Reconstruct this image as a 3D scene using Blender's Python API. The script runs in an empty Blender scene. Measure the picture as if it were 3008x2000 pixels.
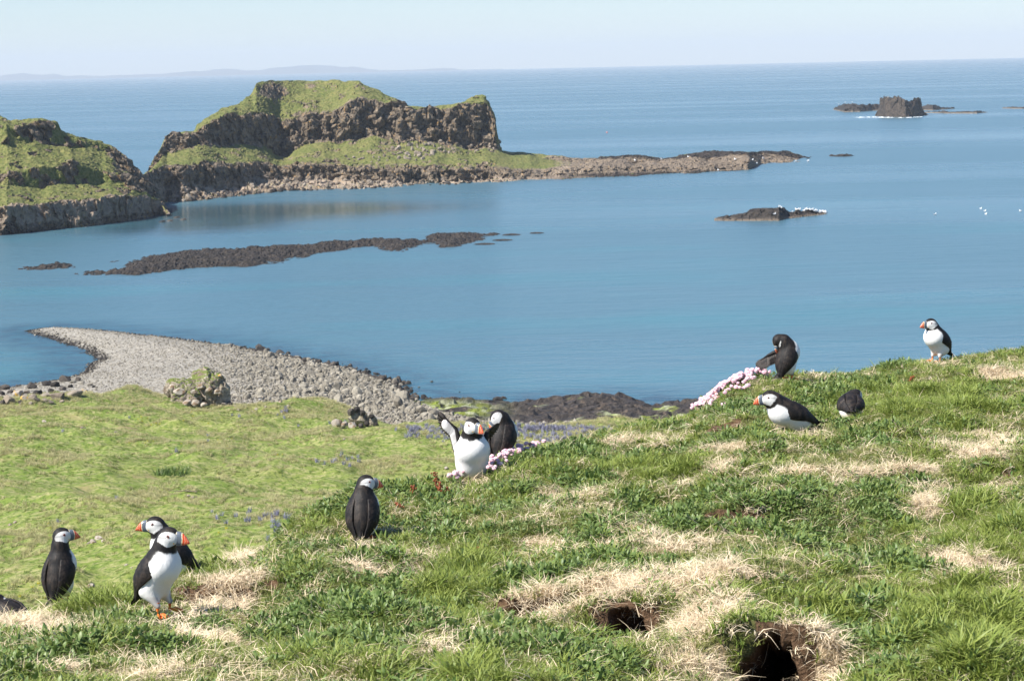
import bpy, math, random
import numpy as np
from mathutils import Vector, Matrix

random.seed(7)
rng = np.random.default_rng(11)
SC = bpy.context.scene
COL = SC.collection
PI = math.pi
R = math.radians

# ------------------------------------------------------------------ camera, sky, sun, exposure
FPX, CX, CY, H = 6346.0, 1504.0, 1000.0, 35.0
PITCH, ROLL = R(7.24), R(-1.284)
camd = bpy.data.cameras.new("camera")
cam = bpy.data.objects.new("camera", camd)
COL.objects.link(cam)
camd.sensor_width = 23.7
camd.lens = FPX / 3008.0 * 23.7
camd.clip_start = 0.1
camd.clip_end = 80000
camd.dof.use_dof = True
camd.dof.focus_distance = 8.6
camd.dof.aperture_fstop = 18.0
CAMR = Matrix.Rotation(PI / 2 - PITCH, 4, 'X') @ Matrix.Rotation(ROLL, 4, 'Z')
cam.matrix_world = Matrix.Translation((0, 0, H)) @ CAMR
SC.camera = cam
CR = np.array(CAMR.to_3x3())

SUN_EL, SUN_AZ = R(48), R(27)          # azimuth: how far the sun stands behind the camera's left shoulder
sv = Vector((-math.cos(SUN_EL) * math.cos(SUN_AZ), -math.cos(SUN_EL) * math.sin(SUN_AZ), math.sin(SUN_EL)))
world = bpy.data.worlds.new("World")
SC.world = world
world.use_nodes = True
wn = world.node_tree
wn.nodes.clear()
sky = wn.nodes.new("ShaderNodeTexSky")
sky.sky_type = 'NISHITA'
sky.sun_disc = False
sky.sun_elevation = SUN_EL
sky.sun_rotation = math.atan2(sv.x, sv.y)
sky.altitude = 30
sky.air_density = 1.0
sky.dust_density = 0.1
sky.ozone_density = 3.0
bg = wn.nodes.new("ShaderNodeBackground")
bg.inputs['Strength'].default_value = 0.071
wo = wn.nodes.new("ShaderNodeOutputWorld")
tint = wn.nodes.new("ShaderNodeMix"); tint.data_type = 'RGBA'; tint.blend_type = 'MULTIPLY'; tint.inputs[0].default_value = 1.0
tint.inputs[7].default_value = (0.84, 0.95, 1.13, 1)         # white balance of the camera
wn.links.new(sky.outputs[0], tint.inputs[6])
wn.links.new(tint.outputs[2], bg.inputs['Color'])
wn.links.new(bg.outputs[0], wo.inputs['Surface'])
sund = bpy.data.lights.new("sun", 'SUN')
sund.energy = 5.0
sund.angle = R(0.5)
sund.color = (1.0, 0.95, 0.87)
sun = bpy.data.objects.new("sun", sund)
sun.rotation_euler = sv.to_track_quat('Z', 'Y').to_euler()
sun.location = (0, 0, 120)
COL.objects.link(sun)
SC.view_settings.view_transform = 'Standard'
SC.view_settings.look = 'None'
SC.view_settings.exposure = 0.94
SC.view_settings.gamma = 1.0
SC.view_settings.use_curve_mapping = False
SC.render.engine = 'CYCLES'
SC.cycles.use_denoising = True
SC.cycles.max_bounces = 6
SC.cycles.transparent_max_bounces = 8
SC.cycles.volume_bounces = 0
SC.cycles.volume_max_steps = 64

# ------------------------------------------------------------------ helpers
def ray(px, py):
    px = np.asarray(px, float); py = np.asarray(py, float)
    px, py = np.broadcast_arrays(px, py)
    d = np.stack([(px - CX) / FPX, -(py - CY) / FPX, -np.ones_like(px)], -1)
    return d @ CR.T
def at_z(px, py, z):
    d = ray(px, py)
    t = (np.asarray(z, float) - H) / d[..., 2]
    return d * t[..., None] + np.array([0, 0, H])
def at_D(px, py, D):
    d = ray(px, py)
    t = np.asarray(D, float) / d[..., 1]
    return d * t[..., None] + np.array([0, 0, H])
def proj(P):
    q = (np.asarray(P) - np.array([0, 0, H])) @ CR
    return CX + FPX * q[..., 0] / -q[..., 2], CY - FPX * q[..., 1] / -q[..., 2]

def _h(i, j, k, s):
    n = (i.astype(np.int64) * 73856093) ^ (j.astype(np.int64) * 19349663) ^ (k.astype(np.int64) * 83492791) ^ (s * 2654435)
    n = (n ^ (n >> 13)) & 0x7fffffff
    n = (n * (n * n * 15731 + 789221) + 1376312589) & 0x7fffffff
    n = ((n >> 7) ^ n) & 0xfffff
    return n / 1048575.0
def vnoise(p, s=0):
    p = np.asarray(p, float)
    f = np.floor(p); t = p - f; t = t * t * t * (t * (t * 6 - 15) + 10)
    i, j, k = f[..., 0].astype(np.int64), f[..., 1].astype(np.int64), f[..., 2].astype(np.int64)
    u, v, w = t[..., 0], t[..., 1], t[..., 2]
    def L(a, b, x): return a + (b - a) * x
    return L(L(L(_h(i, j, k, s), _h(i+1, j, k, s), u), L(_h(i, j+1, k, s), _h(i+1, j+1, k, s), u), v),
             L(L(_h(i, j, k+1, s), _h(i+1, j, k+1, s), u), L(_h(i, j+1, k+1, s), _h(i+1, j+1, k+1, s), u), v), w)
def fbm(p, oct=4, s=0, gain=0.5):
    p = np.asarray(p, float); a = 1.0; r = 0; tot = 0
    for o in range(oct):
        r = r + a * (vnoise(p * 2.03 ** o + 17.3 * o, s + o) * 2 - 1); tot += a; a *= gain
    return r / tot
def cells(p, s=0):
    """Worley cells: distance to the border (F2-F1) and a random value of the nearest cell"""
    p = np.asarray(p, float); f = np.floor(p).astype(np.int64)
    best = np.full(p.shape[:-1], 9.0); b2 = best.copy(); val = np.zeros(p.shape[:-1])
    for a in (-1, 0, 1):
        for b in (-1, 0, 1):
            for c in (-1, 0, 1):
                i, j, k = f[..., 0] + a, f[..., 1] + b, f[..., 2] + c
                d = np.sqrt((i + _h(i, j, k, s) - p[..., 0]) ** 2 + (j + _h(i, j, k, s + 1) - p[..., 1]) ** 2 + (k + _h(i, j, k, s + 2) - p[..., 2]) ** 2)
                m = d < best
                b2 = np.where(m, best, np.minimum(b2, d)); val = np.where(m, _h(i, j, k, s + 3), val); best = np.where(m, d, best)
    return b2 - best, val
def P3(x, y, z): return np.stack(np.broadcast_arrays(x, y, z), -1)
def sst(a, b, x):
    t = np.clip((np.asarray(x, float) - a) / (b - a), 0, 1); return t * t * (3 - 2 * t)
def ip(poly, x):
    xs = [q[0] for q in poly]; return np.interp(x, xs, [q[1] for q in poly])

def mesh_data(name, V, F, mats, smooth=True, attrs=None, midx=None):
    me = bpy.data.meshes.new(name)
    V = np.ascontiguousarray(V, dtype=np.float32).reshape(-1, 3)
    me.vertices.add(len(V)); me.vertices.foreach_set('co', V.ravel())
    if F is not None and len(F):
        groups = F if isinstance(F, list) else [F]
        tot = []; loops = []
        for g in groups:
            g = np.asarray(g, dtype=np.int32)
            if len(g) == 0: continue
            tot.append(np.full(len(g), g.shape[1], np.int32)); loops.append(g.ravel())
        tot = np.concatenate(tot); loops = np.concatenate(loops)
        me.loops.add(len(loops)); me.loops.foreach_set('vertex_index', loops)
        me.polygons.add(len(tot))
        st = np.zeros(len(tot), np.int32); st[1:] = np.cumsum(tot)[:-1]
        me.polygons.foreach_set('loop_start', st)
        me.polygons.foreach_set('use_smooth', np.full(len(tot), smooth, bool))
        if midx is not None: me.polygons.foreach_set('material_index', np.asarray(midx, np.int32))
    for m in (mats if isinstance(mats, (list, tuple)) else [mats]):
        if m is not None: me.materials.append(m)
    for k, a in (attrs or {}).items():
        a = np.asarray(a, np.float32)
        if a.ndim == 1 or a.shape[-1] == 1:
            at = me.attributes.new(k, 'FLOAT', 'POINT'); at.data.foreach_set('value', a.ravel())
        else:
            if a.shape[-1] == 3: a = np.concatenate([a, np.ones(a.shape[:-1] + (1,), np.float32)], -1)
            at = me.attributes.new(k, 'FLOAT_COLOR', 'POINT'); at.data.foreach_set('color', np.ascontiguousarray(a).ravel())
    me.update(calc_edges=True)
    me.validate()
    return me
def link(name, data, parent=None):
    o = bpy.data.objects.new(name, data); COL.objects.link(o)
    if parent is not None: o.parent = parent
    return o
def mk(name, V, F, mats, parent=None, **kw): return link(name, mesh_data(name, V, F, mats, **kw), parent)
def tag(o, label=None, cat=None, group=None, kind=None):
    if label: o['label'] = label
    if cat: o['category'] = cat
    if group: o['group'] = group
    if kind: o['kind'] = kind
    return o
def empty(name, loc, rz=0.0):
    o = bpy.data.objects.new(name, None); o.empty_display_size = 0.1
    o.location = loc; o.rotation_euler = (0, 0, rz); COL.objects.link(o); return o
def gridF(nr, nc):
    i = np.arange(nr - 1)[:, None]; j = np.arange(nc - 1)[None]
    a = i * nc + j
    return np.stack([a, a + 1, a + nc + 1, a + nc], -1).reshape(-1, 4)

# ------------------------------------------------------------------ materials
class NT:
    def __init__(s, name):
        s.m = bpy.data.materials.new(name); s.m.use_nodes = True
        s.t = s.m.node_tree; s.b = s.t.nodes['Principled BSDF']; s.o = s.t.nodes['Material Output']
        s.co = s.n('ShaderNodeTexCoord').outputs['Object']
    def n(s, ty, **kw):
        x = s.t.nodes.new(ty)
        for k, v in kw.items(): setattr(x, k, v)
        return x
    def set(s, sock, v):
        if isinstance(v, bpy.types.NodeSocket): s.t.links.new(v, sock)
        elif v is not None: sock.default_value = (tuple(v) + (1,)) if (hasattr(v, '__len__') and len(v) == 3 and sock.type == 'RGBA') else v
    def noise(s, scale, detail=3, rough=0.55, vec=None, dist=0.0, out='Fac'):
        x = s.n('ShaderNodeTexNoise'); s.set(x.inputs['Scale'], scale); s.set(x.inputs['Detail'], detail)
        s.set(x.inputs['Roughness'], rough); s.set(x.inputs['Distortion'], dist); s.set(x.inputs['Vector'], vec or s.co)
        return x.outputs[out]
    def vor(s, scale, feature='F1', out='Distance', vec=None):
        x = s.n('ShaderNodeTexVoronoi', feature=feature); s.set(x.inputs['Scale'], scale); s.set(x.inputs['Vector'], vec or s.co)
        return x.outputs[out]
    def mapv(s, sc=(1, 1, 1), rot=(0, 0, 0), vec=None):
        x = s.n('ShaderNodeMapping'); s.set(x.inputs['Vector'], vec or s.co); x.inputs['Scale'].default_value = sc; x.inputs['Rotation'].default_value = rot
        return x.outputs[0]
    def ramp(s, f, pts, interp='LINEAR'):
        x = s.n('ShaderNodeValToRGB'); s.set(x.inputs[0], f); x.color_ramp.interpolation = interp
        e = x.color_ramp.elements
        while len(e) < len(pts): e.new(0.5)
        for q, (p, c) in zip(e, pts): q.position = p; q.color = (tuple(c) + (1,)) if hasattr(c, '__len__') else (c, c, c, 1)
        return x.outputs[0]
    def mix(s, f, a, b, mode='MIX'):
        x = s.n('ShaderNodeMix', data_type='RGBA', blend_type=mode); x.clamp_factor = True
        s.set(x.inputs[0], f); s.set(x.inputs[6], a); s.set(x.inputs[7], b); return x.outputs[2]
    def math(s, op, a, b=None, c=None, clamp=False):
        x = s.n('ShaderNodeMath', operation=op); x.use_clamp = clamp
        s.set(x.inputs[0], a)
        if b is not None: s.set(x.inputs[1], b)
        if c is not None: s.set(x.inputs[2], c)
        return x.outputs[0]
    def attr(s, name, out='Fac'):
        x = s.n('ShaderNodeAttribute'); x.attribute_name = name; return x.outputs[out]
    def rnd(s): return s.n('ShaderNodeObjectInfo').outputs['Random']
    def bump(s, h, strength=0.5, dist=0.1, base=None):
        x = s.n('ShaderNodeBump'); s.set(x.inputs['Strength'], strength); s.set(x.inputs['Distance'], dist); s.set(x.inputs['Height'], h)
        if base is not None: s.set(x.inputs['Normal'], base)
        return x.outputs[0]
    def fin(s, col, rough=0.8, normal=None, spec=0.5, **kw):
        s.set(s.b.inputs['Base Color'], col); s.set(s.b.inputs['Roughness'], rough); s.set(s.b.inputs['Specular IOR Level'], spec)
        if normal is not None: s.set(s.b.inputs['Normal'], normal)
        for k, v in kw.items(): s.set(s.b.inputs[k.replace('_', ' ')], v)
        return s.m

# ------------------------------------------------------------------ materials of the place
def m_sea():
    s = NT('sea_water')
    v = s.mapv((0.35, 1.0, 1.0))
    chop = s.noise(0.9, 4, 0.62, v)
    ripple = s.noise(0.22, 3, 0.6, s.mapv((0.3, 1, 1), (0, 0, 0.12)))
    h = s.math('ADD', s.math('MULTIPLY', chop, 0.5), s.math('MULTIPLY', ripple, 1.4))
    slick = s.noise(0.0045, 4, 0.55, s.mapv((0.28, 1.6, 1), (0, 0, 0.10)))
    slick2 = s.noise(0.03, 3, 0.6, s.mapv((0.15, 1.0, 1), (0, 0, 0.05)))
    calm = s.math('ADD', s.math('MULTIPLY', slick, 0.85), s.math('MULTIPLY', slick2, 0.15))
    calm = s.ramp(calm, [(0.44, 0.0), (0.64, 1.0)])
    shore = s.attr('shallow')
    deep = s.mix(s.noise(0.012, 3, 0.5, s.mapv((0.35, 1, 1))), (0.050, 0.116, 0.150), (0.068, 0.148, 0.186))
    turq = s.math('MULTIPLY', s.ramp(s.noise(0.022, 4, 0.6, s.mapv((0.4, 1.2, 1))), [(0.50, 0.0), (0.68, 1.0)]), s.attr('bay'), clamp=True)
    c = s.mix(s.math('MULTIPLY', turq, 0.35), deep, (0.035, 0.19, 0.22))
    weed = s.ramp(s.noise(0.35, 4, 0.6), [(0.42, 0.0), (0.58, 1.0)])
    sh = s.mix(weed, (0.012, 0.035, 0.06), (0.02, 0.085, 0.12))
    c = s.mix(s.math('MULTIPLY', shore, 0.8), c, sh)
    lee = s.attr('lee'); c = s.mix(s.math('MULTIPLY', lee, .5), c, (0.012, 0.045, 0.062))  # water colour darkened in the lee to bring out the cliff's reflection
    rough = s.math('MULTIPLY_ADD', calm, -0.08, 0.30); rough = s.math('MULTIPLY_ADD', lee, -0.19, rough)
    st_ = s.math('MULTIPLY', s.math('MULTIPLY_ADD', calm, -0.45, 1.0), s.math('MULTIPLY_ADD', lee, -0.78, 1.0))
    n = s.bump(h, st_, 0.42)
    return s.fin(c, rough, n, 0.5, IOR=1.33)
def m_island():
    s = NT('island_rock_and_turf')
    rk = s.attr('rock'); wet = s.attr('wet')
    big = s.noise(0.16, 4, 0.6); med = s.noise(0.55, 4, 0.65); fine = s.noise(2.6, 4, 0.7)
    rock = s.mix(s.ramp(med, [(0.35, 0.0), (0.65, 1.0)]), (0.065, 0.052, 0.038), (0.265, 0.21, 0.15))
    rock = s.mix(s.ramp(fine, [(0.44, 0.0), (0.62, 0.6)]), rock, (0.045, 0.037, 0.03))
    rock = s.mix(s.ramp(s.noise(0.3, 5, 0.7), [(0.54, 0.0), (0.66, 0.6)]), rock, (0.33, 0.265, 0.195))
    rock = s.mix(s.ramp(s.noise(0.75, 4, 0.7), [(0.57, 0.0), (0.68, 0.75)]), rock, (0.42, 0.24, 0.07))
    rock = s.mix(s.math('MULTIPLY', s.attr('pale'), s.ramp(fine, [(0.35, 0.45), (0.6, 1.0)])), rock, (0.44, 0.35, 0.265))
    rock = s.mix(wet, rock, s.mix(s.ramp(med, [(0.4, 0.0), (0.7, 1.0)]), (0.022, 0.019, 0.018), (0.07, 0.055, 0.045)))
    grass = s.mix(s.ramp(big, [(0.3, 0.0), (0.7, 1.0)]), (0.085, 0.125, 0.024), (0.185, 0.180, 0.058))
    grass = s.mix(s.ramp(fine, [(0.40, 0.0), (0.7, 0.8)]), grass, (0.27, 0.225, 0.10))
    grass = s.mix(s.ramp(s.noise(1.1, 4, 0.7), [(0.47, 0.0), (0.66, 0.85)]), grass, (0.045, 0.082, 0.016))
    e = s.math('ADD', rk, s.math('MULTIPLY', s.math('SUBTRACT', med, 0.5), 1.9))
    e = s.math('ADD', e, s.math('MULTIPLY', s.math('SUBTRACT', fine, 0.5), 0.7))
    f = s.ramp(e, [(0.42, 0.0), (0.58, 1.0)])
    c = s.mix(f, grass, rock)
    hb = s.math('ADD', s.noise(0.9, 5, 0.7), s.math('MULTIPLY', s.vor(0.8), 0.7))
    n = s.bump(hb, 0.8, 0.9)
    return s.fin(c, 0.92, n, 0.15)
def m_darkrock():
    s = NT('dark_wrack_rock')
    a = s.noise(0.9, 5, 0.7); b = s.noise(3.0, 4, 0.7)
    c = s.mix(s.ramp(a, [(0.38, 0.0), (0.66, 1.0)]), (0.014, 0.012, 0.011), (0.065, 0.052, 0.041))
    c = s.mix(s.ramp(b, [(0.54, 0.0), (0.74, 0.6)]), c, (0.12, 0.095, 0.07))
    c = s.mix(s.attr('pale'), c, s.mix(b, (0.22, 0.17, 0.12), (0.36, 0.29, 0.22)))
    return s.fin(c, 0.75, s.bump(s.math('ADD', b, a), 0.8, 0.5), 0.3)
def m_beach():
    s = NT('shingle')
    z = s.vor(2.6, 'F1', 'Color'); d = s.vor(2.6, 'F1', 'Distance')
    g = s.n('ShaderNodeRGBToBW'); s.set(g.inputs[0], z)
    c = s.ramp(g.outputs[0], [(0.1, (0.22, 0.20, 0.165)), (0.5, (0.30, 0.275, 0.228)), (0.9, (0.39, 0.36, 0.30))])
    c = s.mix(s.ramp(d, [(0.35, 0.0), (0.75, 0.35)]), c, (0.12, 0.11, 0.10))
    c = s.mix(s.ramp(s.noise(0.22, 3), [(0.4, 0.0), (0.7, 0.35)]), c, (0.21, 0.205, 0.19))
    wrack = s.math('MULTIPLY', s.attr('wrack'), s.ramp(s.noise(0.8, 5, 0.7), [(0.5, 0.0), (0.62, 1.0)]))
    c = s.mix(wrack, c, (0.15, 0.085, 0.055))
    c = s.mix(s.attr('wet'), c, (0.035, 0.032, 0.030))
    return s.fin(c, 0.9, s.bump(d, 0.8, 0.15), 0.2)
def m_shelf():
    s = NT('tidal_rock_shelf')
    a = s.noise(0.35, 5, 0.7, s.mapv((0.6, 1.6, 1))); b = s.noise(1.6, 5, 0.7)
    c = s.mix(s.ramp(b, [(0.38, 0.0), (0.68, 1.0)]), (0.022, 0.019, 0.018), (0.085, 0.068, 0.055))
    c = s.mix(s.ramp(s.noise(0.8, 4, 0.7), [(0.58, 0.0), (0.7, 0.7)]), c, (0.16, 0.115, 0.08))
    c = s.mix(s.math('MULTIPLY', s.attr('algae'), s.ramp(s.noise(0.5, 4, 0.6, s.mapv((0.35, 1, 1))), [(0.42, 0.0), (0.5, 1.0)])), c,
              s.mix(s.ramp(s.noise(0.7, 3), [(0.45, 0.0), (0.55, 1.0)]), (0.22, 0.27, 0.03), (0.42, 0.45, 0.26)))
    return s.fin(c, 0.7, s.bump(b, 0.9, 0.5), 0.3)
def m_meadow():
    s = NT('meadow_turf')
    big = s.noise(0.07, 4, 0.6); med = s.noise(0.45, 5, 0.65); fine = s.noise(3.6, 5, 0.75); st = s.noise(1.7, 5, 0.75, s.mapv((0.7, 1.5, 1), (0, 0, 0.5)))
    c = s.mix(s.ramp(big, [(0.35, 0.0), (0.65, 1.0)]), (0.135, 0.200, 0.034), (0.205, 0.235, 0.062))
    c = s.mix(s.ramp(st, [(0.47, 0.0), (0.60, 0.85)]), c, (0.34, 0.31, 0.15))
    c = s.mix(s.ramp(fine, [(0.47, 0.0), (0.62, 0.9)]), c, (0.055, 0.10, 0.018))
    bare = s.math('MULTIPLY', s.ramp(s.noise(0.14, 5, 0.7), [(0.60, 0.0), (0.68, 1.0)]), 0.7)
    c = s.mix(bare, c, (0.30, 0.23, 0.13))
    c = s.mix(s.attr('edge'), c, s.mix(fine, (0.25, 0.2, 0.15), (0.38, 0.33, 0.26)))
    return s.fin(c, 0.95, s.bump(fine, 0.7, 0.12), 0.1)
def m_stone(name, lo, hi, lichen=None):
    s = NT(name)
    a = s.noise(1.6, 4, 0.7)
    c = s.mix(s.rnd(), lo, hi)
    c = s.mix(s.ramp(a, [(0.35, 0.0), (0.7, 0.5)]), c, tuple(x * 0.45 for x in lo))
    if lichen: c = s.mix(s.ramp(s.noise(1.1, 4, 0.6), [(0.50, 0.0), (0.58, 0.9)]), c, lichen)
    return s.fin(c, 0.9, s.bump(s.noise(5, 4, 0.7), 0.6, 0.15), 0.2)
def m_turf():
    s = NT('turf_ground')
    a = s.noise(9, 5, 0.7); b = s.noise(45, 4, 0.7)
    c = s.mix(s.ramp(a, [(0.35, 0.0), (0.65, 1.0)]), (0.045, 0.055, 0.016), (0.12, 0.115, 0.045))
    straw = s.mix(s.ramp(b, [(0.3, 0.0), (0.7, 1.0)]), (0.30, 0.21, 0.12), (0.62, 0.50, 0.34))
    straw = s.mix(s.ramp(s.noise(4, 4, 0.6), [(0.50, 0.0), (0.66, 0.6)]), straw, (0.20, 0.115, 0.06))
    c = s.mix(s.ramp(s.math('ADD', s.attr('straw'), s.math('MULTIPLY', s.math('SUBTRACT', a, 0.5), 0.7)), [(0.35, 0.0), (0.6, 1.0)]), c, straw)
    soil = s.mix(s.ramp(b, [(0.3, 0.0), (0.7, 1.0)]), (0.045, 0.028, 0.017), (0.17, 0.105, 0.062))
    c = s.mix(s.ramp(s.math('ADD', s.attr('soil'), s.math('MULTIPLY', s.math('SUBTRACT', a, 0.5), 0.8)), [(0.42, 0.0), (0.58, 1.0)]), c, soil)
    return s.fin(c, 0.95, s.bump(b, 0.9, 0.02, s.bump(s.noise(160, 3, 0.7), 0.5, 0.006)), 0.1)
def m_leafy(name, lo, hi, tip=None, rough=0.5, spec=0.4, trans=0.25):
    s = NT(name)
    c = s.mix(s.rnd(), lo, hi)
    v = s.attr('tone')
    c = s.mix(s.math('MULTIPLY', v, 0.6), c, tip or hi)
    s.fin(c, rough, None, spec)
    tr = s.n('ShaderNodeBsdfTranslucent'); s.set(tr.inputs[0], s.mix(0.5, c, hi))
    ms = s.n('ShaderNodeMixShader'); ms.inputs[0].default_value = trans
    s.t.links.new(s.b.outputs[0], ms.inputs[1]); s.t.links.new(tr.outputs[0], ms.inputs[2]); s.t.links.new(ms.outputs[0], s.o.inputs['Surface'])
    return s.m
def m_turfed():
    s = NT('turf_capped_rock')
    g = s.n('ShaderNodeNewGeometry'); sp = s.n('ShaderNodeSeparateXYZ'); s.set(sp.inputs[0], g.outputs['Normal'])
    a = s.noise(1.4, 4, 0.7); b = s.noise(5, 4, 0.7)
    rock = s.mix(s.ramp(a, [(0.36, 0.0), (0.62, 1.0)]), (0.16, 0.12, 0.085), (0.46, 0.40, 0.32))
    rock = s.mix(s.ramp(b, [(0.5, 0.0), (0.66, 0.7)]), rock, (0.07, 0.055, 0.042))
    grass = s.mix(s.ramp(b, [(0.3, 0.0), (0.7, 1.0)]), (0.08, 0.125, 0.024), (0.19, 0.20, 0.06))
    f = s.math('ADD', sp.outputs[2], s.math('MULTIPLY', s.math('SUBTRACT', a, 0.5), 0.5))
    f = s.math('MULTIPLY', s.ramp(f, [(0.48, 0.0), (0.60, 1.0)]), s.attr('cap'))
    return s.fin(s.mix(f, rock, grass), 0.92, s.bump(b, 0.8, 0.2), 0.15)
def m_plain(name, c, rough=0.6, spec=0.3, var=0.12, scale=30):
    s = NT(name)
    n = s.noise(scale, 3)
    return s.fin(s.mix(n, tuple(x * (1 - var) for x in c), tuple(min(1, x * (1 + var)) for x in c)), rough, None, spec)
M = dict(sea=m_sea(), turfed=m_turfed(), island=m_island(), dark=m_darkrock(), beach=m_beach(), shelf=m_shelf(), meadow=m_meadow(), turf=m_turf(),
         pebble=m_stone('beach_stone_grey', (0.185, 0.165, 0.130), (0.39, 0.355, 0.285)),
         darkstone=m_stone('wet_stone', (0.03, 0.026, 0.023), (0.11, 0.095, 0.08)),
         tanstone=m_stone('tan_boulder', (0.20, 0.16, 0.12), (0.34, 0.29, 0.23)),
         lichenstone=m_stone('lichen_boulder', (0.30, 0.26, 0.21), (0.36, 0.32, 0.27), (0.50, 0.30, 0.04)),
         paleblock=m_stone('lichen_grey_rock', (0.28, 0.24, 0.19), (0.48, 0.43, 0.36), (0.20, 0.13, 0.075)),
         grass=m_leafy('grass_blade', (0.095, 0.170, 0.018), (0.215, 0.275, 0.044), (0.38, 0.39, 0.12), 0.5, 0.3),
         sward=m_leafy('fine_grass', (0.125, 0.175, 0.028), (0.26, 0.28, 0.070), (0.50, 0.43, 0.20)),
         leaf=m_leafy('sorrel_leaf', (0.045, 0.110, 0.018), (0.12, 0.190, 0.042), (0.24, 0.29, 0.10), 0.45, 0.35, 0.22),
         straw=m_leafy('dry_straw', (0.46, 0.35, 0.21), (0.80, 0.67, 0.48), (0.86, 0.74, 0.54), 0.7, 0.2, 0.1),
         redspike=m_leafy('sorrel_flower_spike', (0.22, 0.05, 0.02), (0.38, 0.10, 0.035), (0.40, 0.13, 0.05)),
         meadowtuft=m_leafy('meadow_tussock', (0.12, 0.20, 0.032), (0.24, 0.28, 0.075), (0.42, 0.40, 0.18), 0.7, 0.1, 0.35),
         paletuft=m_leafy('pale_tussock', (0.36, 0.34, 0.15), (0.50, 0.46, 0.24), (0.58, 0.53, 0.31), 0.7, 0.1, 0.35),
         bluebell=m_leafy('bluebell_flower', (0.20, 0.20, 0.27), (0.30, 0.29, 0.40), (0.34, 0.34, 0.42)),
         yellow=m_leafy('yellow_flower', (0.45, 0.42, 0.03), (0.60, 0.52, 0.05)),
         pink=m_leafy('thrift_petals', (0.72, 0.38, 0.46), (0.88, 0.60, 0.66), (0.94, 0.80, 0.83), 0.7, 0.2, 0.2),
         pinkcore=m_plain('thrift_bud', (0.45, 0.24, 0.22)),
         white=m_plain('gull_white', (0.80, 0.80, 0.79)), grey=m_plain('gull_grey', (0.42, 0.44, 0.47)),
         feather=m_plain('white_down', (0.82, 0.81, 0.78)),
         buoy=m_plain('buoy_red', (0.70, 0.22, 0.16)), foam=m_plain('surf_foam', (0.66, 0.70, 0.72), 0.8),
         farhill=m_plain('far_hills', (0.05, 0.06, 0.06)))

# ------------------------------------------------------------------ far lands (lofted shores, cliffs and turf)
def loft(cols, layers, rows):
    """layers: list of (ypoly, ('z', poly)|('d', poly)|('zd', z, d)); returns points [row, col, 3] and layer parameter"""
    pts = []; D = None; yprev = None
    for yp, spec in layers:
        y = ip(yp, cols) if isinstance(yp, list) else (yprev if yp is None else yprev + yp)
        if yprev is not None and isinstance(yp, list): y = np.minimum(y, yprev - 0.6)
        if spec[0] == 'z':
            P = at_z(cols, y, ip(spec[1], cols))
            if D is not None:
                bad = P[:, 1] < D + 0.3
                P[bad] = at_D(cols[bad], y[bad], D[bad] + 0.5)
        elif spec[0] == 'd':
            P = at_D(cols, y, D + ip(spec[1], cols))
        else:
            P = at_D(cols, y, D + spec[2]); P[:, 2] = spec[1] if np.isscalar(spec[1]) else ip(spec[1], cols)
        D = P[:, 1]; yprev = y; pts.append(P)
    out = []; par = []
    for k in range(len(pts) - 1):
        n = rows[k]
        for i in range(n + (k == len(pts) - 2)):
            t = i / n
            out.append(pts[k] * (1 - t) + pts[k + 1] * t); par.append(k + t)
    return np.array(out), np.array(par)
def crag(V, w, amp, cs, seed):
    """push blocky cells, ledges and roughness out of rock"""
    e, v = cells(V / np.array(cs), seed)
    e2, v2 = cells(V / (np.array(cs) * 0.42), seed + 9)
    n = (v - 0.5) * amp + (v2 - 0.5) * amp * 0.45 - np.exp(-e * 9) * amp * 0.35
    V = V.copy()
    V[..., 1] -= w * (n + (fbm(V / np.array([cs[0] * 2.6, 60, cs[2] * 6]), 3, seed + 7) * amp * 1.3))
    V[..., 0] += w * fbm(V / (cs[0] * 1.3), 3, seed + 4) * amp * 0.6
    V[..., 2] += w * ((v2 - 0.5) * amp * 0.35 + fbm(V / 1.7, 3, seed + 5) * amp * 0.2)
    return V

# main island
xs = np.arange(398, 2466, 3.0)
sky_y = [(398,540),(439,499),(451,473),(483,429),(490,397),(572,384),(582,362),(636,327),(699,305),(744,272),(750,246),(788,237),(890,236),(1055,238),(1081,254),(1144,283),(1201,311),(1271,314),(1354,302),(1399,279),(1420,276),(1434,297),(1452,333),(1459,372),(1460,440),(1500,446),(1590,453),(1705,467),(1756,467),(1763,459),(1865,460),(1952,466),(2002,456),(2096,444),(2314,445),(2372,460),(2451,470),(2466,482)]
ctop = [(398,542),(439,502),(451,478),(483,433),(490,402),(572,392),(600,366),(674,343),(731,343),(788,349),(820,372),(877,359),(922,337),(985,327),(1043,295),(1112,295),(1176,302),(1208,318),(1271,322),(1335,322),(1399,297),(1434,305),(1452,338),(1459,376),(1460,446),(1500,452),(1590,459),(1705,472),(1865,466),(1952,472),(2096,456),(2314,452),(2372,466),(2466,484)]
cbase = [(398,545),(439,506),(470,472),(483,445),(547,438),(604,424),(699,428),(763,424),(820,452),(865,455),(877,434),(941,412),(1017,411),(1081,402),(1144,402),(1240,412),(1335,421),(1399,434),(1459,446),(1500,460),(1590,468),(1705,478),(1865,474),(1952,476),(2096,468),(2314,462),(2372,472),(2466,485)]
ltop = [(398,548),(439,510),(460,499),(496,489),(636,489),(890,490),(1081,496),(1208,502),(1348,499),(1500,502),(1590,500),(1705,492),(1880,488),(2096,492),(2230,480),(2350,478),(2466,487)]
lbase = [(398,600),(445,535),(496,556),(598,552),(687,553),(731,530),(890,526),(1131,529),(1208,541),(1335,531),(1500,527),(1590,522),(1705,512),(1880,508),(2096,508),(2230,494),(2350,486),(2466,489)]
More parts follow.
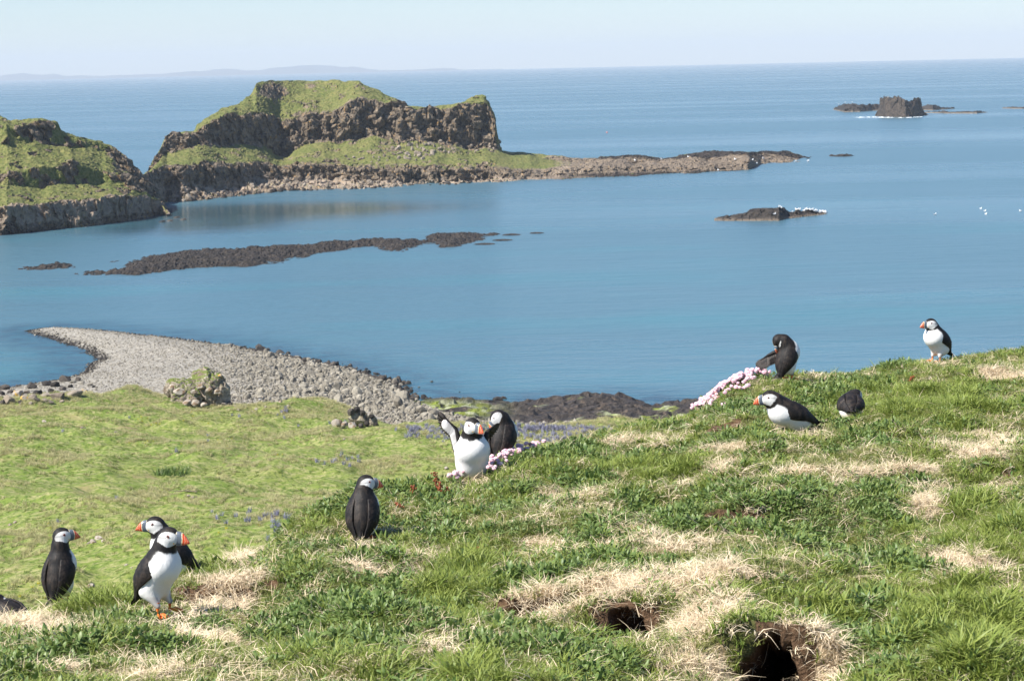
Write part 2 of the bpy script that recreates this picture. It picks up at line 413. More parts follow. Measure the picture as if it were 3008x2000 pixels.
water = [(398,640),(490,612),(553,612),(636,604),(706,597),(826,582),(1017,576),(1271,566),(1500,554),(1590,550),(1807,543),(2024,532),(2200,520),(2235,502),(2350,494),(2451,484),(2466,491)]
def jag(poly, x, a, s, f=55.0, sm=18):
    y = np.mean([ip(poly, x + o) for o in np.linspace(-sm, sm, 9)], 0); n = fbm(P3(x / f, 0 * x, 0 * x), 3, s, 0.45) * a
    return [(u, v) for u, v in zip(x, y + n)]
lbase, ltop, cbase, ctop, sky_y = jag(lbase, xs, 9, 1), jag(ltop, xs, 9, 2), jag(cbase, xs, 14, 3), jag(ctop, xs, 16, 4, 45), jag(sky_y, xs, 4, 5, 30, 3)
layers = [(water, ('zd', -2.5, 0)) if False else ([(a, b + 6) for a, b in water], ('z', [(0, -2.0)])),
          (water, ('z', [(0, 0.0)])),
          (lbase, ('d', [(398, 8), (560, 18), (760, 30), (1000, 30), (1300, 24), (1500, 20), (1900, 26), (2200, 16), (2466, 4)])),
          (ltop, ('d', [(398, 3), (1400, 3), (1700, 6), (2466, 4)])),
          (cbase, ('d', [(398, 15), (500, 25), (900, 45), (1500, 50), (1900, 40), (2466, 12)])),
          (ctop, ('d', [(398, 5), (1450, 6), (1500, 14), (2466, 6)])),
          (sky_y, ('d', [(398, 12), (580, 22), (750, 30), (900, 42), (1150, 25), (1300, 14), (1459, 12), (1900, 40), (2466, 10)])),
          ([(398, 700), (2466, 700)], ('zd', [(398, 0), (600, 10), (1400, 16), (1500, 3), (2466, 0)], 18)),
          ([(398, 700), (2466, 700)], ('zd', -3.0, 30))]
# the two hidden layers behind the skyline keep their own bearings
V, par = loft(xs, layers[:7], [3, 16, 12, 26, 26, 26])
top = V[-1]
bk1 = top.copy(); bk1[:, :2] *= ((top[:, 1] + 14) / top[:, 1])[:, None]; bk1[:, 2] = top[:, 2] * 0.96 - 0.5
bk2 = top.copy(); bk2[:, :2] *= ((top[:, 1] + 40) / top[:, 1])[:, None]; bk2[:, 2] = -2.5
V = np.concatenate([V] + [(top * (1 - t) + bk1 * t)[None] for t in (0.33, 0.66, 1)] + [(bk1 * (1 - t) + bk2 * t)[None] for t in (0.25, 0.5, 0.75, 1)])
par = np.concatenate([par, [6.1, 6.3, 6.5, 6.6, 6.8, 7, 7]])
PR = par[:, None] + 0 * V[..., 0]; XX = xs[None] + 0 * V[..., 0]
cliffy = (XX < 1462)
w = np.where(PR < 1, 0.5, 0) + np.where((PR >= 1) & (PR < 2), 0.75, 0) + np.where((PR >= 2) & (PR <= 3), 1.0, 0)
w = np.where((PR > 4) & (PR < 5), np.where(cliffy, 1.0, 0.35), w)
w = w + np.where((PR > 3) & (PR < 3.25), 1 - (PR - 3) / 0.25, 0) + np.where((PR > 3.85) & (PR <= 4), (PR - 3.85) / 0.15, 0) * cliffy
w = w + np.where((PR >= 5) & (PR < 5.2), 1 - (PR - 5) / 0.2, 0) * cliffy
w = w + np.where((PR >= 3) & (PR <= 6), sst(1560, 1720, XX) * 0.9, 0)
w = np.clip(w, 0, 1)
sc_ = sst(2466, 1700, XX) * 0.0 + np.where(cliffy, 1.0, 0.45)
outc = sst(0.10, 0.34, fbm(V / 5.0, 4, 31) + .35 * fbm(V / 1.8, 3, 32)) * ((PR > 3.1) & (PR < 5.9) & cliffy) * 0.55
wr = np.clip(w + outc, 0, 1)
V2 = crag(V, wr * sc_, 3.4, (2.6, 2.6, 4.2), 3)
V2 = V2 + ((1 - wr) * (PR > 1) * np.where(cliffy, 1, 0.5))[..., None] * np.stack([fbm(V / 1.5, 3, 83), fbm(V / 1.8, 3, 84) * 1.2, fbm(V / 4.0, 4, 8)], -1) * .6
knob = np.exp(-((XX - 800) / 42) ** 2) * np.exp(-((PR - 5.75) / 0.22) ** 2) + 0.6 * np.exp(-((XX - 915) / 25) ** 2) * np.exp(-((PR - 5.85) / 0.15) ** 2)
rock = np.clip(wr + knob * 1.2, 0, 1)
V2[..., 1] -= knob * 2.0
pale = np.where((PR > 1.5) & (PR < 2.2), 0.35, 0) + sst(1500, 1650, XX) * ((PR > 1.6) & (PR < 6)) * 0.35 + np.where((PR < 2) & (PR > 1.3), 0.35, 0) * sst(500, 640, XX)
wet = sst(1.35, 1.15, PR + 0.12 * fbm(V / 3, 3, 5)) + sst(1740, 1780, XX) * sst(4.6, 5.0, PR + 0.15 * fbm(V / 6, 3, 6)) + sst(1450, 1750, XX) * sst(2.5, 1.7, PR + .5 * fbm(V / 4, 3, 6)) * .9 + sst(1500, 1900, XX) * .25 + sst(1200, 600, XX) * 0
island = mk('headland', V2, gridF(*V2.shape[:2]), M['island'], attrs=dict(rock=rock.ravel(), pale=np.clip(pale, 0, 1).ravel(), wet=np.clip(wet, 0, 1).ravel()), smooth=False)
tag(island, 'flat topped grassy headland with dark cliffs running out to a low rocky point', kind='structure')

# left headland
xs = np.arange(-330, 492, 2.6)
sky_y = [(-330,300),(-60,330),(0,344),(25,352),(114,352),(168,356),(178,384),(235,403),(305,416),(343,441),(381,467),(400,492),(439,527),(470,575),(483,612),(492,640)]
u2t = [(-330,330),(0,372),(60,372),(114,358),(168,362),(178,390),(235,408),(305,420),(343,446),(381,471),(400,495),(439,529),(470,577),(492,642)]
u2b = [(-330,400),(0,418),(60,425),(100,425),(160,440),(200,420),(254,436),(305,436),(343,470),(381,520),(400,528),(439,533),(470,579),(492,644)]
r1t = [(-330,500),(0,512),(38,499),(110,492),(191,482),(254,492),(311,512),(381,528),(439,538),(470,583),(492,646)]
r1b = [(-330,545),(0,546),(64,545),(130,548),(191,547),(254,540),(305,540),(381,548),(439,556),(470,588),(492,648)]
ct = [(-330,612),(0,607),(127,598),(254,588),(381,579),(440,577),(470,592),(485,615),(492,650)]
cb = [(-330,690),(0,678),(235,676),(381,655),(470,634),(492,652)]
wt = [(-330,730),(0,712),(127,698),(235,686),(381,668),(475,646),(492,655)]
ct, r1b, r1t, u2b, u2t, sky_y = jag(ct, xs, 12, 11), jag(r1b, xs, 16, 12), jag(r1t, xs, 18, 13), jag(u2b, xs, 18, 14), jag(u2t, xs, 12, 15), jag(sky_y, xs, 7, 16, 40, 6)
V, par = loft(xs, [([(a, b + 7) for a, b in wt], ('z', [(0, -2.0)])), (wt, ('z', [(0, 0.0)])), (cb, ('z', [(0, 0.9)])), (ct, ('d', [(0, 2.5)])),
                   (r1b, ('d', [(-330, 22), (300, 20), (440, 10), (492, 3)])), (r1t, ('d', [(-330, 3), (492, 2)])),
                   (u2b, ('d', [(-330, 22), (300, 18), (492, 4)])), (u2t, ('d', [(-330, 4), (492, 3)])), (sky_y, ('d', [(-330, 12), (492, 4)]))],
              [3, 8, 22, 20, 14, 22, 18, 8])
top = V[-1]
bk1 = top.copy(); bk1[:, :2] *= ((top[:, 1] + 10) / top[:, 1])[:, None]; bk1[:, 2] = top[:, 2] * 0.95 - 0.4
bk2 = top.copy(); bk2[:, :2] *= ((top[:, 1] + 32) / top[:, 1])[:, None]; bk2[:, 2] = -2.5
V = np.concatenate([V] + [(top * (1 - t) + bk1 * t)[None] for t in (0.5, 1)] + [(bk1 * (1 - t) + bk2 * t)[None] for t in (0.25, 0.5, 0.75, 1)])
par = np.concatenate([par, [8.2, 8.5, 8.6, 8.8, 9, 9]])
PR = par[:, None] + 0 * V[..., 0]; XX = xs[None] + 0 * V[..., 0]
n1 = fbm(V / 7.0, 4, 41); n2 = fbm(V / 2.4, 4, 42)
w = np.where(PR < 1, .5, 0) + np.where((PR >= 1) & (PR <= 3), 1, 0) + np.where((PR > 3) & (PR < 3.2), 1 - (PR - 3) / .2, 0)
w = w + ((PR >= 4) & (PR <= 5)) * sst(-0.15, 0.12, n1 + .5 * n2) + ((PR >= 6) & (PR <= 7)) * sst(-0.3, 0.0, n1 + .5 * n2) + sst(.22, .42, n2 + .3 * n1) * (PR > 3.2) + sst(0.1, 0.35, n1) * ((PR > 5) & (PR < 7.6)) * 0.7 + sst(330, 400, XX) * (PR > 3.5) * 0.9
w = np.clip(w, 0, 1)
V2 = crag(V, w, 2.3, (1.9, 1.9, 3.2), 23)
V2 = V2 + ((1 - w) * (PR > 1))[..., None] * np.stack([fbm(V / 1.3, 3, 81), fbm(V / 1.6, 3, 82) * 1.2, fbm(V / 3.0, 4, 8)], -1) * .55
wet = sst(2.15, 1.9, PR + 0.25 * fbm(V / 2.5, 3, 5)); pale = np.where((PR > 2.3) & (PR < 3.1), 0.45, 0.0) + .0
lh = mk('left_headland', V2, gridF(*V2.shape[:2]), M['island'], attrs=dict(rock=w.ravel(), pale=pale.ravel(), wet=wet.ravel()), smooth=False)
lh.name = 'grassy_hill'
tag(lh, 'grassy rock knoll with a low dark cliff at the left edge of the bay', kind='structure')

# skerries
def ico_(sub):
    import bmesh
    bm = bmesh.new(); bmesh.ops.create_icosphere(bm, subdivisions=sub, radius=1.0)
    V = np.array([v.co[:] for v in bm.verts]); F = np.array([[v.index for v in f.verts] for f in bm.faces]); bm.free()
    return V, F
def skerry(name, front, topl, dD, label, seed, zf=0.0, amp=0.5, step=3.0, pale=0.0, wetc=0.0, nr=14, cs=(1.2, 1.2, 1.0), mat='dark', back=None):
    x0, x1 = front[0][0], front[-1][0]
    xs = np.arange(x0, x1 + step, step)
    f = at_z(xs, ip(front, xs), 0.0)
    dd = np.full(len(xs), dD) if np.isscalar(dD) else ip(dD, xs)
    yt = np.minimum(ip(topl, xs), ip(front, xs) - 0.4)
    t = at_D(xs, yt, f[:, 1] + dd * 0.5)
    lo = f.copy(); lo[:, 2] = -1.2; lo[:, 1] -= 1.5
    b = f.copy(); b[:, :2] *= ((f[:, 1] + dd) / f[:, 1])[:, None]; b[:, 2] = -1.2
    rowsl = [lo] + [f * (1 - s) + t * s + np.array([0, 0, 1]) * (np.sin(s * PI) * 0.12 * (t[:, 2:3] - 0)) for s in np.linspace(0, 1, nr)] + [t * (1 - s) + b * s for s in np.linspace(0.12, 1, nr // 2 + 2)]
    V = np.array(rowsl)
    PRr = np.concatenate([[0], np.linspace(0, 1, nr), np.linspace(1.1, 2, nr // 2 + 2)])[:, None] + 0 * V[..., 0]
    e, v = cells(V / np.array(cs), seed)
    edge = np.minimum(sst(0, 0.03, (xs - x0) / (x1 - x0)), sst(0, 0.03, (x1 - xs) / (x1 - x0)))[None]
    ww = edge * np.where(PRr >= 1.0, 0.7, 1.0)
    V[..., 2] += ww * ((v - 0.45) * amp + fbm(V / 2.2, 3, seed) * amp * 0.8)
    V[..., 1] -= ww * (v - 0.5) * amp * 1.2
    pl = sst(0.6, 0.1, V[..., 2]) * pale
    o = mk(name, V, gridF(*V.shape[:2]), M[mat], attrs=dict(pale=pl.ravel(), rock=0 * pl.ravel() + 1, wet=0 * pl.ravel() + wetc), smooth=False)
    tag(o, label, 'rock')
    return o, V
SK = {}
SK['gull'] = skerry('skerry', [(2098,649),(2130,649),(2200,649),(2289,649),(2310,643),(2330,641),(2370,636),(2400,634),(2432,628)],
       [(2098,642),(2108,636),(2144,634),(2170,628),(2195,625),(2203,617),(2241,612),(2273,609),(2305,611),(2317,622),(2331,624),(2338,617),(2386,619),(2432,624)],
       10, 'low dark rock in the bay with a row of white gulls on its right end', 61, amp=0.45, step=1.6, pale=0.55)
SK['stack'] = skerry('sea_stack', [(2570,341),(2600,344),(2660,345),(2700,342),(2726,338)],
       [(2570,338),(2578,326),(2584,309),(2583,290),(2601,283),(2625,284),(2646,288),(2648,296),(2669,296),(2692,290),(2704,293),(2709,303),(2707,311),(2714,329),(2726,336)],
       22, 'tall blocky sea stack far out with white surf along its foot', 62, amp=1.8, step=1.3, pale=0.9, nr=26, cs=(4.5, 4.5, 7), mat='island', wetc=0.85)
skerry('skerry', [(2448,323),(2481,330),(2527,329),(2565,326),(2590,325)], [(2448,320),(2464,311),(2485,305),(2504,303),(2527,309),(2574,305),(2590,306)],
       16, 'long low rock just left of the tall sea stack', 63, amp=1.2, step=1.3, pale=1.0, cs=(3, 3, 3))
skerry('skerry', [(2705,324),(2740,325),(2765,323),(2805,320)], [(2705,316),(2724,308),(2750,310),(2765,316),(2805,318)],
       14, 'humped low rock close behind the right foot of the sea stack', 64, amp=0.8, step=1.3, pale=0.8, cs=(3, 3, 3))
skerry('skerry', [(2716,332),(2780,334),(2870,334),(2900,331)], [(2716,330),(2771,327),(2830,328),(2873,326),(2900,330)],
       8, 'thin flat reef stretching right from the foot of the sea stack', 65, amp=0.7, step=1.3, pale=0.9, cs=(3, 3, 3))
skerry('skerry', [(2944,319),(2980,320),(3060,320)], [(2944,317),(2975,314),(3010,316),(3060,314)],
       8, 'sliver of flat rock at the right edge of the picture near the horizon', 66, amp=0.7, step=1.3, pale=0.8, cs=(3, 3, 3))
skerry('skerry', [(2436,460),(2480,461),(2512,459)], [(2436,457),(2460,454),(2490,454),(2512,458)],
       8, 'small flat dark rock off the end of the rocky point', 67, amp=0.5, step=1.5)

def reef(name, polys, label, seed, hgt=0.95, dx=0.24, dy=0.55):
    """rough intertidal rock from outlines at the water line"""
    W = [at_z(np.array([q[0] for q in p]), np.array([q[1] for q in p]), 0.0)[:, :2] for p in polys]
    allp = np.concatenate(W); lo = allp.min(0) - 2; hi = allp.max(0) + 2
    gx = np.arange(lo[0], hi[0], dx); gy = np.arange(lo[1], hi[1], dy)
    X, Y = np.meshgrid(gx, gy)
    sd = np.full(X.shape, -1e9)
    for p in W: sd = np.maximum(sd, sdist(X, Y, p))
    q = P3(X, Y, 0 * X)
    sd = sd + fbm(q / np.array([3.0, 6.0, 1]), 4, seed) * 2.9 + 0.15
    e, v = cells(q / 1.5, seed + 2); e2, v2 = cells(q / 0.6, seed + 3)
    z = -0.8 + 0.8 * sst(-2, 0, sd) + sst(0, 4.5, sd) * hgt * (0.55 + 0.45 * v) + (v2 - 0.5) * 0.35 * sst(-1, 0.8, sd) + fbm(q / 0.9, 3, seed + 5) * 0.25 * sst(-1, .5, sd) - 0.04
    V = P3(X, Y, z); F = gridF(*X.shape)
    keep = (z.ravel()[F] > -0.55).any(1); F = F[keep]
    used = np.unique(F); mp = np.zeros(X.size, np.int64); mp[used] = np.arange(len(used))
    Vf = V.reshape(-1, 3)[used]
    o = mk(name, Vf, mp[F], M['dark'], attrs=dict(pale=np.zeros(len(used))), smooth=False)
    tag(o, label, 'reef'); return o
def sdist(X, Y, poly):
    """signed distance to a closed polygon (inside positive)"""
    P = np.asarray(poly, float); n = len(P)
    d = np.full(X.shape, 1e18); ins = np.zeros(X.shape, bool)
    for i in range(n):
        a = P[i]; b = P[(i + 1) % n]; ex, ey = b - a
        wx, wy = X - a[0], Y - a[1]
        t = np.clip((wx * ex + wy * ey) / (ex * ex + ey * ey + 1e-12), 0, 1)
        d = np.minimum(d, (wx - ex * t) ** 2 + (wy - ey * t) ** 2)
        c = ((a[1] > Y) != (b[1] > Y))
        xin = ex * (Y - a[1]) / (ey if abs(ey) > 1e-12 else 1e-12) + a[0]
        ins ^= c & (X < xin)
    d = np.sqrt(d); return np.where(ins, d, -d)
reef('reef', [[(231,806),(274,797),(345,795),(365,772),(461,752),(591,738),(700,735),(865,726),(973,714),(1081,708),(1225,708),(1268,690),(1369,688),(1470,688),(1405,700),(1369,724),(1290,729),(1270,712),(1182,738),(1124,735),(1100,722),(987,738),(865,760),(757,782),(649,786),(504,793),(404,808),(288,808)],
              [(300,775),(350,765),(335,778)]],
     'long broken reef of dark wrack covered rock lying across the near bay', 71)
reef('reef', [[(36,790),(108,783),(166,775),(231,775),(223,786),(115,797)]], 'short dark reef at the left end of the long reef', 72, 0.8)
for pl_, lb_ in [([(1478,690),(1500,686),(1534,690),(1500,695)], 'small dark rock awash just right of the tip of the long reef'), ([(1556,684),(1590,682),(1596,687),(1565,689)], 'farthest small dark rock awash, beyond the right tip of the long reef'),
                 ([(1450,706),(1480,702),(1505,706),(1470,711)], 'small dark rock awash just below the right tip of the long reef'), ([(1395,716),(1440,713),(1455,719),(1410,722)], 'lowest small dark rock awash below the right tip of the long reef')]:
    P_ = at_z(np.mean([a for a, b in pl_]), np.mean([b for a, b in pl_]), 0.0); v_, f_ = ico_(3); r_ = np.random.default_rng(len(lb_)); sx_ = (pl_[2][0] - pl_[0][0]) / 2 / FPX * P_[1]
    v_ = v_ * (1 + .3 * fbm(v_ * 2 + len(lb_), 3, 4))[:, None] * np.array([sx_, sx_ * .9, .24]); o = mk('reef', v_, f_, M['dark'], smooth=False, attrs=dict(pale=np.zeros(len(v_)))); o.location = P_; tag(o, lb_, 'reef')

# far hills across the sea
xs = np.arange(-700, 1480, 6.0)
hy = [(-700,231),(-200,225),(0,224),(60,216),(120,218),(250,224),(400,221),(520,214),(600,206),(680,203),(760,206),(820,197),(900,192),(950,193),(1040,200),(1120,208),(1250,203),(1330,203),(1400,206),(1480,207)]
hb = 238.5 - 0.0224 * xs
yy = ip(hy, xs) + fbm(P3(xs / 40, 0 * xs, 0 * xs), 4, 3) * 4
yy = np.minimum(yy, hb - 1)
t = at_D(xs, yy, 24000.0); f = at_D(xs, hb + 3, 22500.0); f[:, 2] = -5; b = at_D(xs, yy, 27000.0); b[:, 2] = -5
rws = [f * (1 - s) + t * s for s in np.linspace(0, 1, 10)] + [t * .5 + b * .5, b]
V = np.array(rws); V[1:-1, :, 2] += fbm(V[1:-1] / 900, 4, 9) * 18
o = mk('hills', V, gridF(*V.shape[:2]), M['farhill']); tag(o, 'faint line of hills across the sea', kind='structure')

# ------------------------------------------------------------------ near coast: spit, shelf, meadow
coast_px = [(75,974),(110,966),(170,962),(300,970),(480,988),(700,1020),(900,1058),(1060,1098),(1150,1120),(1190,1148),(1215,1174),(1343,1175),(1447,1176),(1497,1180),(1594,1174),(1671,1168),(1767,1163),(1825,1166),(1875,1174),(1918,1190),(1952,1184),(2037,1184),(2400,1187),(3500,1190)]
inner_px = [(-700,1210),(-100,1156),(0,1142),(60,1132),(120,1124),(180,1114),(228,1102),(250,1082),(276,1060),(272,1045),(240,1026),(190,1010),(130,992)]
def px2(p, z): 
    a = np.array(p, float); return at_z(a[:, 0], a[:, 1], z)[:, :2]
coast = np.concatenate([px2(coast_px, 0.0), [[140, 10], [-140, 10]], px2(inner_px, 0.0)])
mead_px = [(-700,1215),(0,1196),(100,1189),(230,1181),(290,1170),(350,1163),(430,1156),(500,1160),(600,1185),(690,1200),(760,1200),(860,1186),(930,1178),(1030,1186),(1075,1205),(1120,1258),(1250,1264),(1450,1270),(1600,1266),(1700,1262),(1800,1256),(3500,1256)]
mead = np.concatenate([px2(mead_px, 2.0), [[140, 10], [-140, 10]]])
shelf_px = [(1195,1165),(1215,1150),(1447,1140),(1594,1140),(1767,1140),(3500,1140),(3500,1262),(1700,1262),(1500,1262),(1380,1250),(1290,1222),(1230,1200)]
shelf = px2(shelf_px, 0.8)
gx = np.arange(-75, 75, 0.45); gy = np.concatenate([np.arange(22, 150, 0.7), np.arange(150, 330, 0.5)])
X, Y = np.meshgrid(gx, gy); q = P3(X, Y, 0 * X)
dc = sdist(X, Y, coast); dm = sdist(X, Y, mead); ds = sdist(X, Y, shelf)
dcn = dc + fbm(q / 5, 4, 3) * 0.7
zb = np.where(dcn > 0, 1.7 * (1 - np.exp(-dcn / 9)), dcn * 0.16) - 0.05 + fbm(q / 9, 3, 4) * 0.15 * sst(0, 5, dcn)
def ground_mid(dmv, qq):
    mm = np.maximum(dmv, 0)
    z = 1.5 * (1 - np.exp(-mm / 2.6)) + 0.098 * mm
    z = z + (fbm(qq / 11, 4, 12) * 0.9 + fbm(qq / 3.2, 4, 13) * 0.55 + fbm(qq / 1.5, 3, 14) * 0.38) * sst(0, 5, dmv)
    return z
sf = sst(-1.0, 1.0, ds + fbm(q / 3, 3, 7))
es, vs = cells(q / np.array([2.2, 1.2, 1]), 15); e2, v2 = cells(q / 0.8, 16)
zs = zb * 0.55 + 0.42 * sst(2, 9, X) * sst(-.5, 3, dcn) + sf * ((vs - 0.5) * 0.7 + (v2 - 0.5) * 0.35 + fbm(q / 6, 3, 18) * 0.5) * sst(-0.5, 2, dcn)
zsurf = zb * (1 - sf) + zs * sf
F = gridF(*X.shape)
def sub(V, F, keep, **at):
    F = F[keep]; used = np.unique(F); mp = np.zeros(len(V), np.int64); mp[used] = np.arange(len(used))
    return V[used], mp[F], {k: a.ravel()[used] for k, a in at.items()}
Vb = P3(X, Y, zsurf).reshape(-1, 3)
c4 = lambda a: a.ravel()[F].mean(1)
wetb = sst(2.0, 0.5, dcn + fbm(q / 2, 3, 21) * 1.2)
wrk = np.clip(np.exp(-((dm + 3.5 + fbm(q / 6, 3, 9) * 2.5) / 3.0) ** 2), 0, 1)
vv, ff, at = sub(Vb, F, (c4(dc) > -6) & (c4(ds) <= 0.2) & (c4(dm) < 3), wet=wetb, wrack=wrk)
beach = mk('beach', vv, ff, M['beach'], attrs=at); tag(beach, 'grey shingle spit curving out into the bay', kind='structure')
pxv, pyv = proj(P3(X, Y, zsurf))
alg = np.exp(-((pxv - 1260) / 190) ** 4) * np.exp(-((pyv - 1203) / 22) ** 2) + sst(0.42, 0.6, fbm(q / np.array([3, 1.5, 1]), 3, 51)) * 0.9 * (pyv < 1250)
vv, ff, at = sub(Vb + np.array([0, 0, 0.004]), F, (c4(dc) > -4) & (c4(ds) > 0.1) & (c4(dm) < 3), algae=np.clip(alg, 0, 1))
sh = mk('rock_shelf', vv, ff, M['shelf'], attrs=at, smooth=False); tag(sh, 'dark flat tidal rock shelf with green algae patches below the slope', kind='structure')
zm = np.where(dm > 0, zb.clip(0.6, 2) + ground_mid(dm, q), zsurf - 0.5 - 0.2 * np.abs(dm))
edge = sst(1.6, 0.2, dm + fbm(q / 1.5, 3, 66) * 0.9)
kp = (c4(dm) > -1.5)
vv, ff, at = sub(P3(X, Y, zm).reshape(-1, 3), F, kp, edge=edge)
meadow = mk('meadow', vv, ff, M['meadow'], attrs=at); tag(meadow, 'rolling green grassland between the clifftop and the shingle', kind='structure')
ZSURF = np.where(dm > 0, zm, zsurf)
def zmid(x, y):
    i = np.clip(np.searchsorted(gy, y) - 1, 0, len(gy) - 2); j = np.clip(((x - gx[0]) / 0.45).astype(int), 0, len(gx) - 2)
    tx = np.clip((x - gx[j]) / 0.45, 0, 1); ty = np.clip((y - gy[i]) / (gy[i + 1] - gy[i]), 0, 1)
    return (ZSURF[i, j] * (1 - tx) + ZSURF[i, j + 1] * tx) * (1 - ty) + (ZSURF[i + 1, j] * (1 - tx) + ZSURF[i + 1, j + 1] * tx) * ty
def fmid(A, x, y):
    i = np.clip(np.searchsorted(gy, y) - 1, 0, len(gy) - 2); j = np.clip(((x - gx[0]) / 0.45).astype(int), 0, len(gx) - 2)
    return A[i, j]
def mid_px(px, py):
    """point of the near coast seen at a pixel"""
    D = np.arange(60, 330, 0.35); P = at_D(np.full(len(D), px), np.full(len(D), py), D)
    g = zmid(P[:, 0], P[:, 1]); k = np.argmax(P[:, 2] <= g) 
    return np.array([P[k, 0], P[k, 1], g[k]])

# sea surface, finest near the shore
rr = np.concatenate([[0.0], np.geomspace(40, 22000, 260)])
th = np.linspace(0, 2 * PI, 361)[:-1]
Xs = rr[:, None] * np.sin(th)[None]; Ys = rr[:, None] * np.cos(th)[None]
Vs = P3(Xs, Ys, 0 * Xs).reshape(-1, 3); n = 360
ii = np.arange(len(rr) - 1)[:, None]; jj = np.arange(n)[None]
Fs = np.stack([ii * n + jj, ii * n + (jj + 1) % n, (ii + 1) * n + (jj + 1) % n, (ii + 1) * n + jj], -1).reshape(-1, 4)[n:]
dsea = sdist(Xs, Ys, coast)
pxs, pys = proj(P3(Xs, np.maximum(Ys, 1), 0 * Xs))
bay = sst(700, 330, np.hypot(Xs, Ys)) * 0.95
shal = sst(-11, -1, dsea)
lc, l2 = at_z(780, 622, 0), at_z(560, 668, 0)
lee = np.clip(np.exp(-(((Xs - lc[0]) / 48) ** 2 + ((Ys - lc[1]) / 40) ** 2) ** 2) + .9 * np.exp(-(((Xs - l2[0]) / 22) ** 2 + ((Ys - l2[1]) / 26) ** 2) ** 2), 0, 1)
# finer sheet for the masks: a second sheet is not needed, the ring grid carries them
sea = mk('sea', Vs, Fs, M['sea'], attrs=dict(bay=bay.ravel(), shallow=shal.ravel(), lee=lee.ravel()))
tag(sea, 'calm blue sea reaching to the horizon', kind='structure')
# the ring centre
mk_c = [0]

# sea haze
hz = bpy.data.materials.new('sea_haze'); hz.use_nodes = True
hz.node_tree.nodes.clear()
pv = hz.node_tree.nodes.new('ShaderNodeVolumePrincipled'); ho = hz.node_tree.nodes.new('ShaderNodeOutputMaterial')
pv.inputs['Density'].default_value = 0.00007
pv.inputs['Color'].default_value = (0.80, 0.90, 1.0, 1)
pv.inputs['Anisotropy'].default_value = 0.0
hz.node_tree.links.new(pv.outputs[0], ho.inputs['Volume'])
a = 28000.0
bv = np.array([(x, y, z) for z in (-6, 290) for y in (-a, a) for x in (-a, a)], float)
bf = [(0, 1, 3, 2), (4, 6, 7, 5), (0, 4, 5, 1), (2, 3, 7, 6), (0, 2, 6, 4), (1, 5, 7, 3)]
HAZE = True
if HAZE:
    o = mk("haze", bv, np.array(bf)[:, ::-1], hz, smooth=False); tag(o, kind='stuff')

# ------------------------------------------------------------------ scattering
def ico(sub):
    import bmesh
    bm = bmesh.new(); bmesh.ops.create_icosphere(bm, subdivisions=sub, radius=1.0)
    V = np.array([v.co[:] for v in bm.verts]); F = np.array([[v.index for v in f.verts] for f in bm.faces]); bm.free()
    return V, F
ICO1, ICO2, ICO3 = ico(1), ico(2), ico(3)
def stone_mesh(name, seed, mat, base=ICO2, sq=(1, 0.8, 0.6), rough=0.35, cut=9):
    V, F = base; r = np.random.default_rng(seed); V = V.copy()
    for _ in range(cut):                                   # facets: planes shave the ball
        n = r.normal(size=3); n /= np.linalg.norm(n); d = r.uniform(0.55, 0.85)
        k = V @ n; V = V - np.maximum(k - d, 0)[:, None] * n
    V = V * (1 + rough * 0.4 * fbm(V * 1.7 + seed, 3, seed)[:, None])
    V = V * np.array(sq) * (1 + 0.25 * (r.random(3) - 0.5))
    return mesh_data(name, V, F, mat, smooth=False)
def scatter(name, pos, rot, scl, idx, variants, kind='stuff', label=None, parent=None, cat=None):
    """one stuff object: points that carry copies of a few small meshes"""
    me = bpy.data.meshes.new(name); n = len(pos)
    me.vertices.add(n); me.vertices.foreach_set('co', np.asarray(pos, np.float32).ravel())
    a = me.attributes.new('rot', 'FLOAT_VECTOR', 'POINT'); a.data.foreach_set('vector', np.asarray(rot, np.float32).ravel())
    a = me.attributes.new('scl', 'FLOAT_VECTOR', 'POINT'); s = np.asarray(scl, np.float32); s = s if s.ndim == 2 else np.stack([s] * 3, -1)
    a.data.foreach_set('vector', np.ascontiguousarray(s).ravel())
    a = me.attributes.new('idx', 'INT', 'POINT'); a.data.foreach_set('value', np.asarray(idx, np.int32))
    o = link(name, me, parent)
    cl = bpy.data.collections.new(name + '_kinds')
    for i, v in enumerate(variants):
        cl.objects.link(bpy.data.objects.new('%s_kind_%02d' % (name, i), v))
    ng = bpy.data.node_groups.new(name, 'GeometryNodeTree')
    ng.interface.new_socket('Geometry', in_out='INPUT', socket_type='NodeSocketGeometry')
    ng.interface.new_socket('Geometry', in_out='OUTPUT', socket_type='NodeSocketGeometry')
    gi = ng.nodes.new('NodeGroupInput'); go = ng.nodes.new('NodeGroupOutput')
    ci = ng.nodes.new('GeometryNodeCollectionInfo'); ci.inputs['Collection'].default_value = cl
    ci.inputs['Separate Children'].default_value = True; ci.inputs['Reset Children'].default_value = True
    ins = ng.nodes.new('GeometryNodeInstanceOnPoints'); ins.inputs['Pick Instance'].default_value = True
    def na(nm, ty):
        x = ng.nodes.new('GeometryNodeInputNamedAttribute'); x.data_type = ty; x.inputs[0].default_value = nm
        return [q for q in x.outputs if q.enabled][0]
    L = ng.links.new
    L(gi.outputs[0], ins.inputs['Points']); L(ci.outputs[0], ins.inputs['Instance'])
    L(na('idx', 'INT'), ins.inputs['Instance Index']); L(na('scl', 'FLOAT_VECTOR'), ins.inputs['Scale'])
    e2r = ng.nodes.new('FunctionNodeEulerToRotation'); L(na('rot', 'FLOAT_VECTOR'), e2r.inputs[0]); L(e2r.outputs[0], ins.inputs['Rotation'])
    L(ins.outputs[0], go.inputs[0])
    md = o.modifiers.new('scatter', 'NODES'); md.node_group = ng
    tag(o, label, cat, kind=kind)
    return o
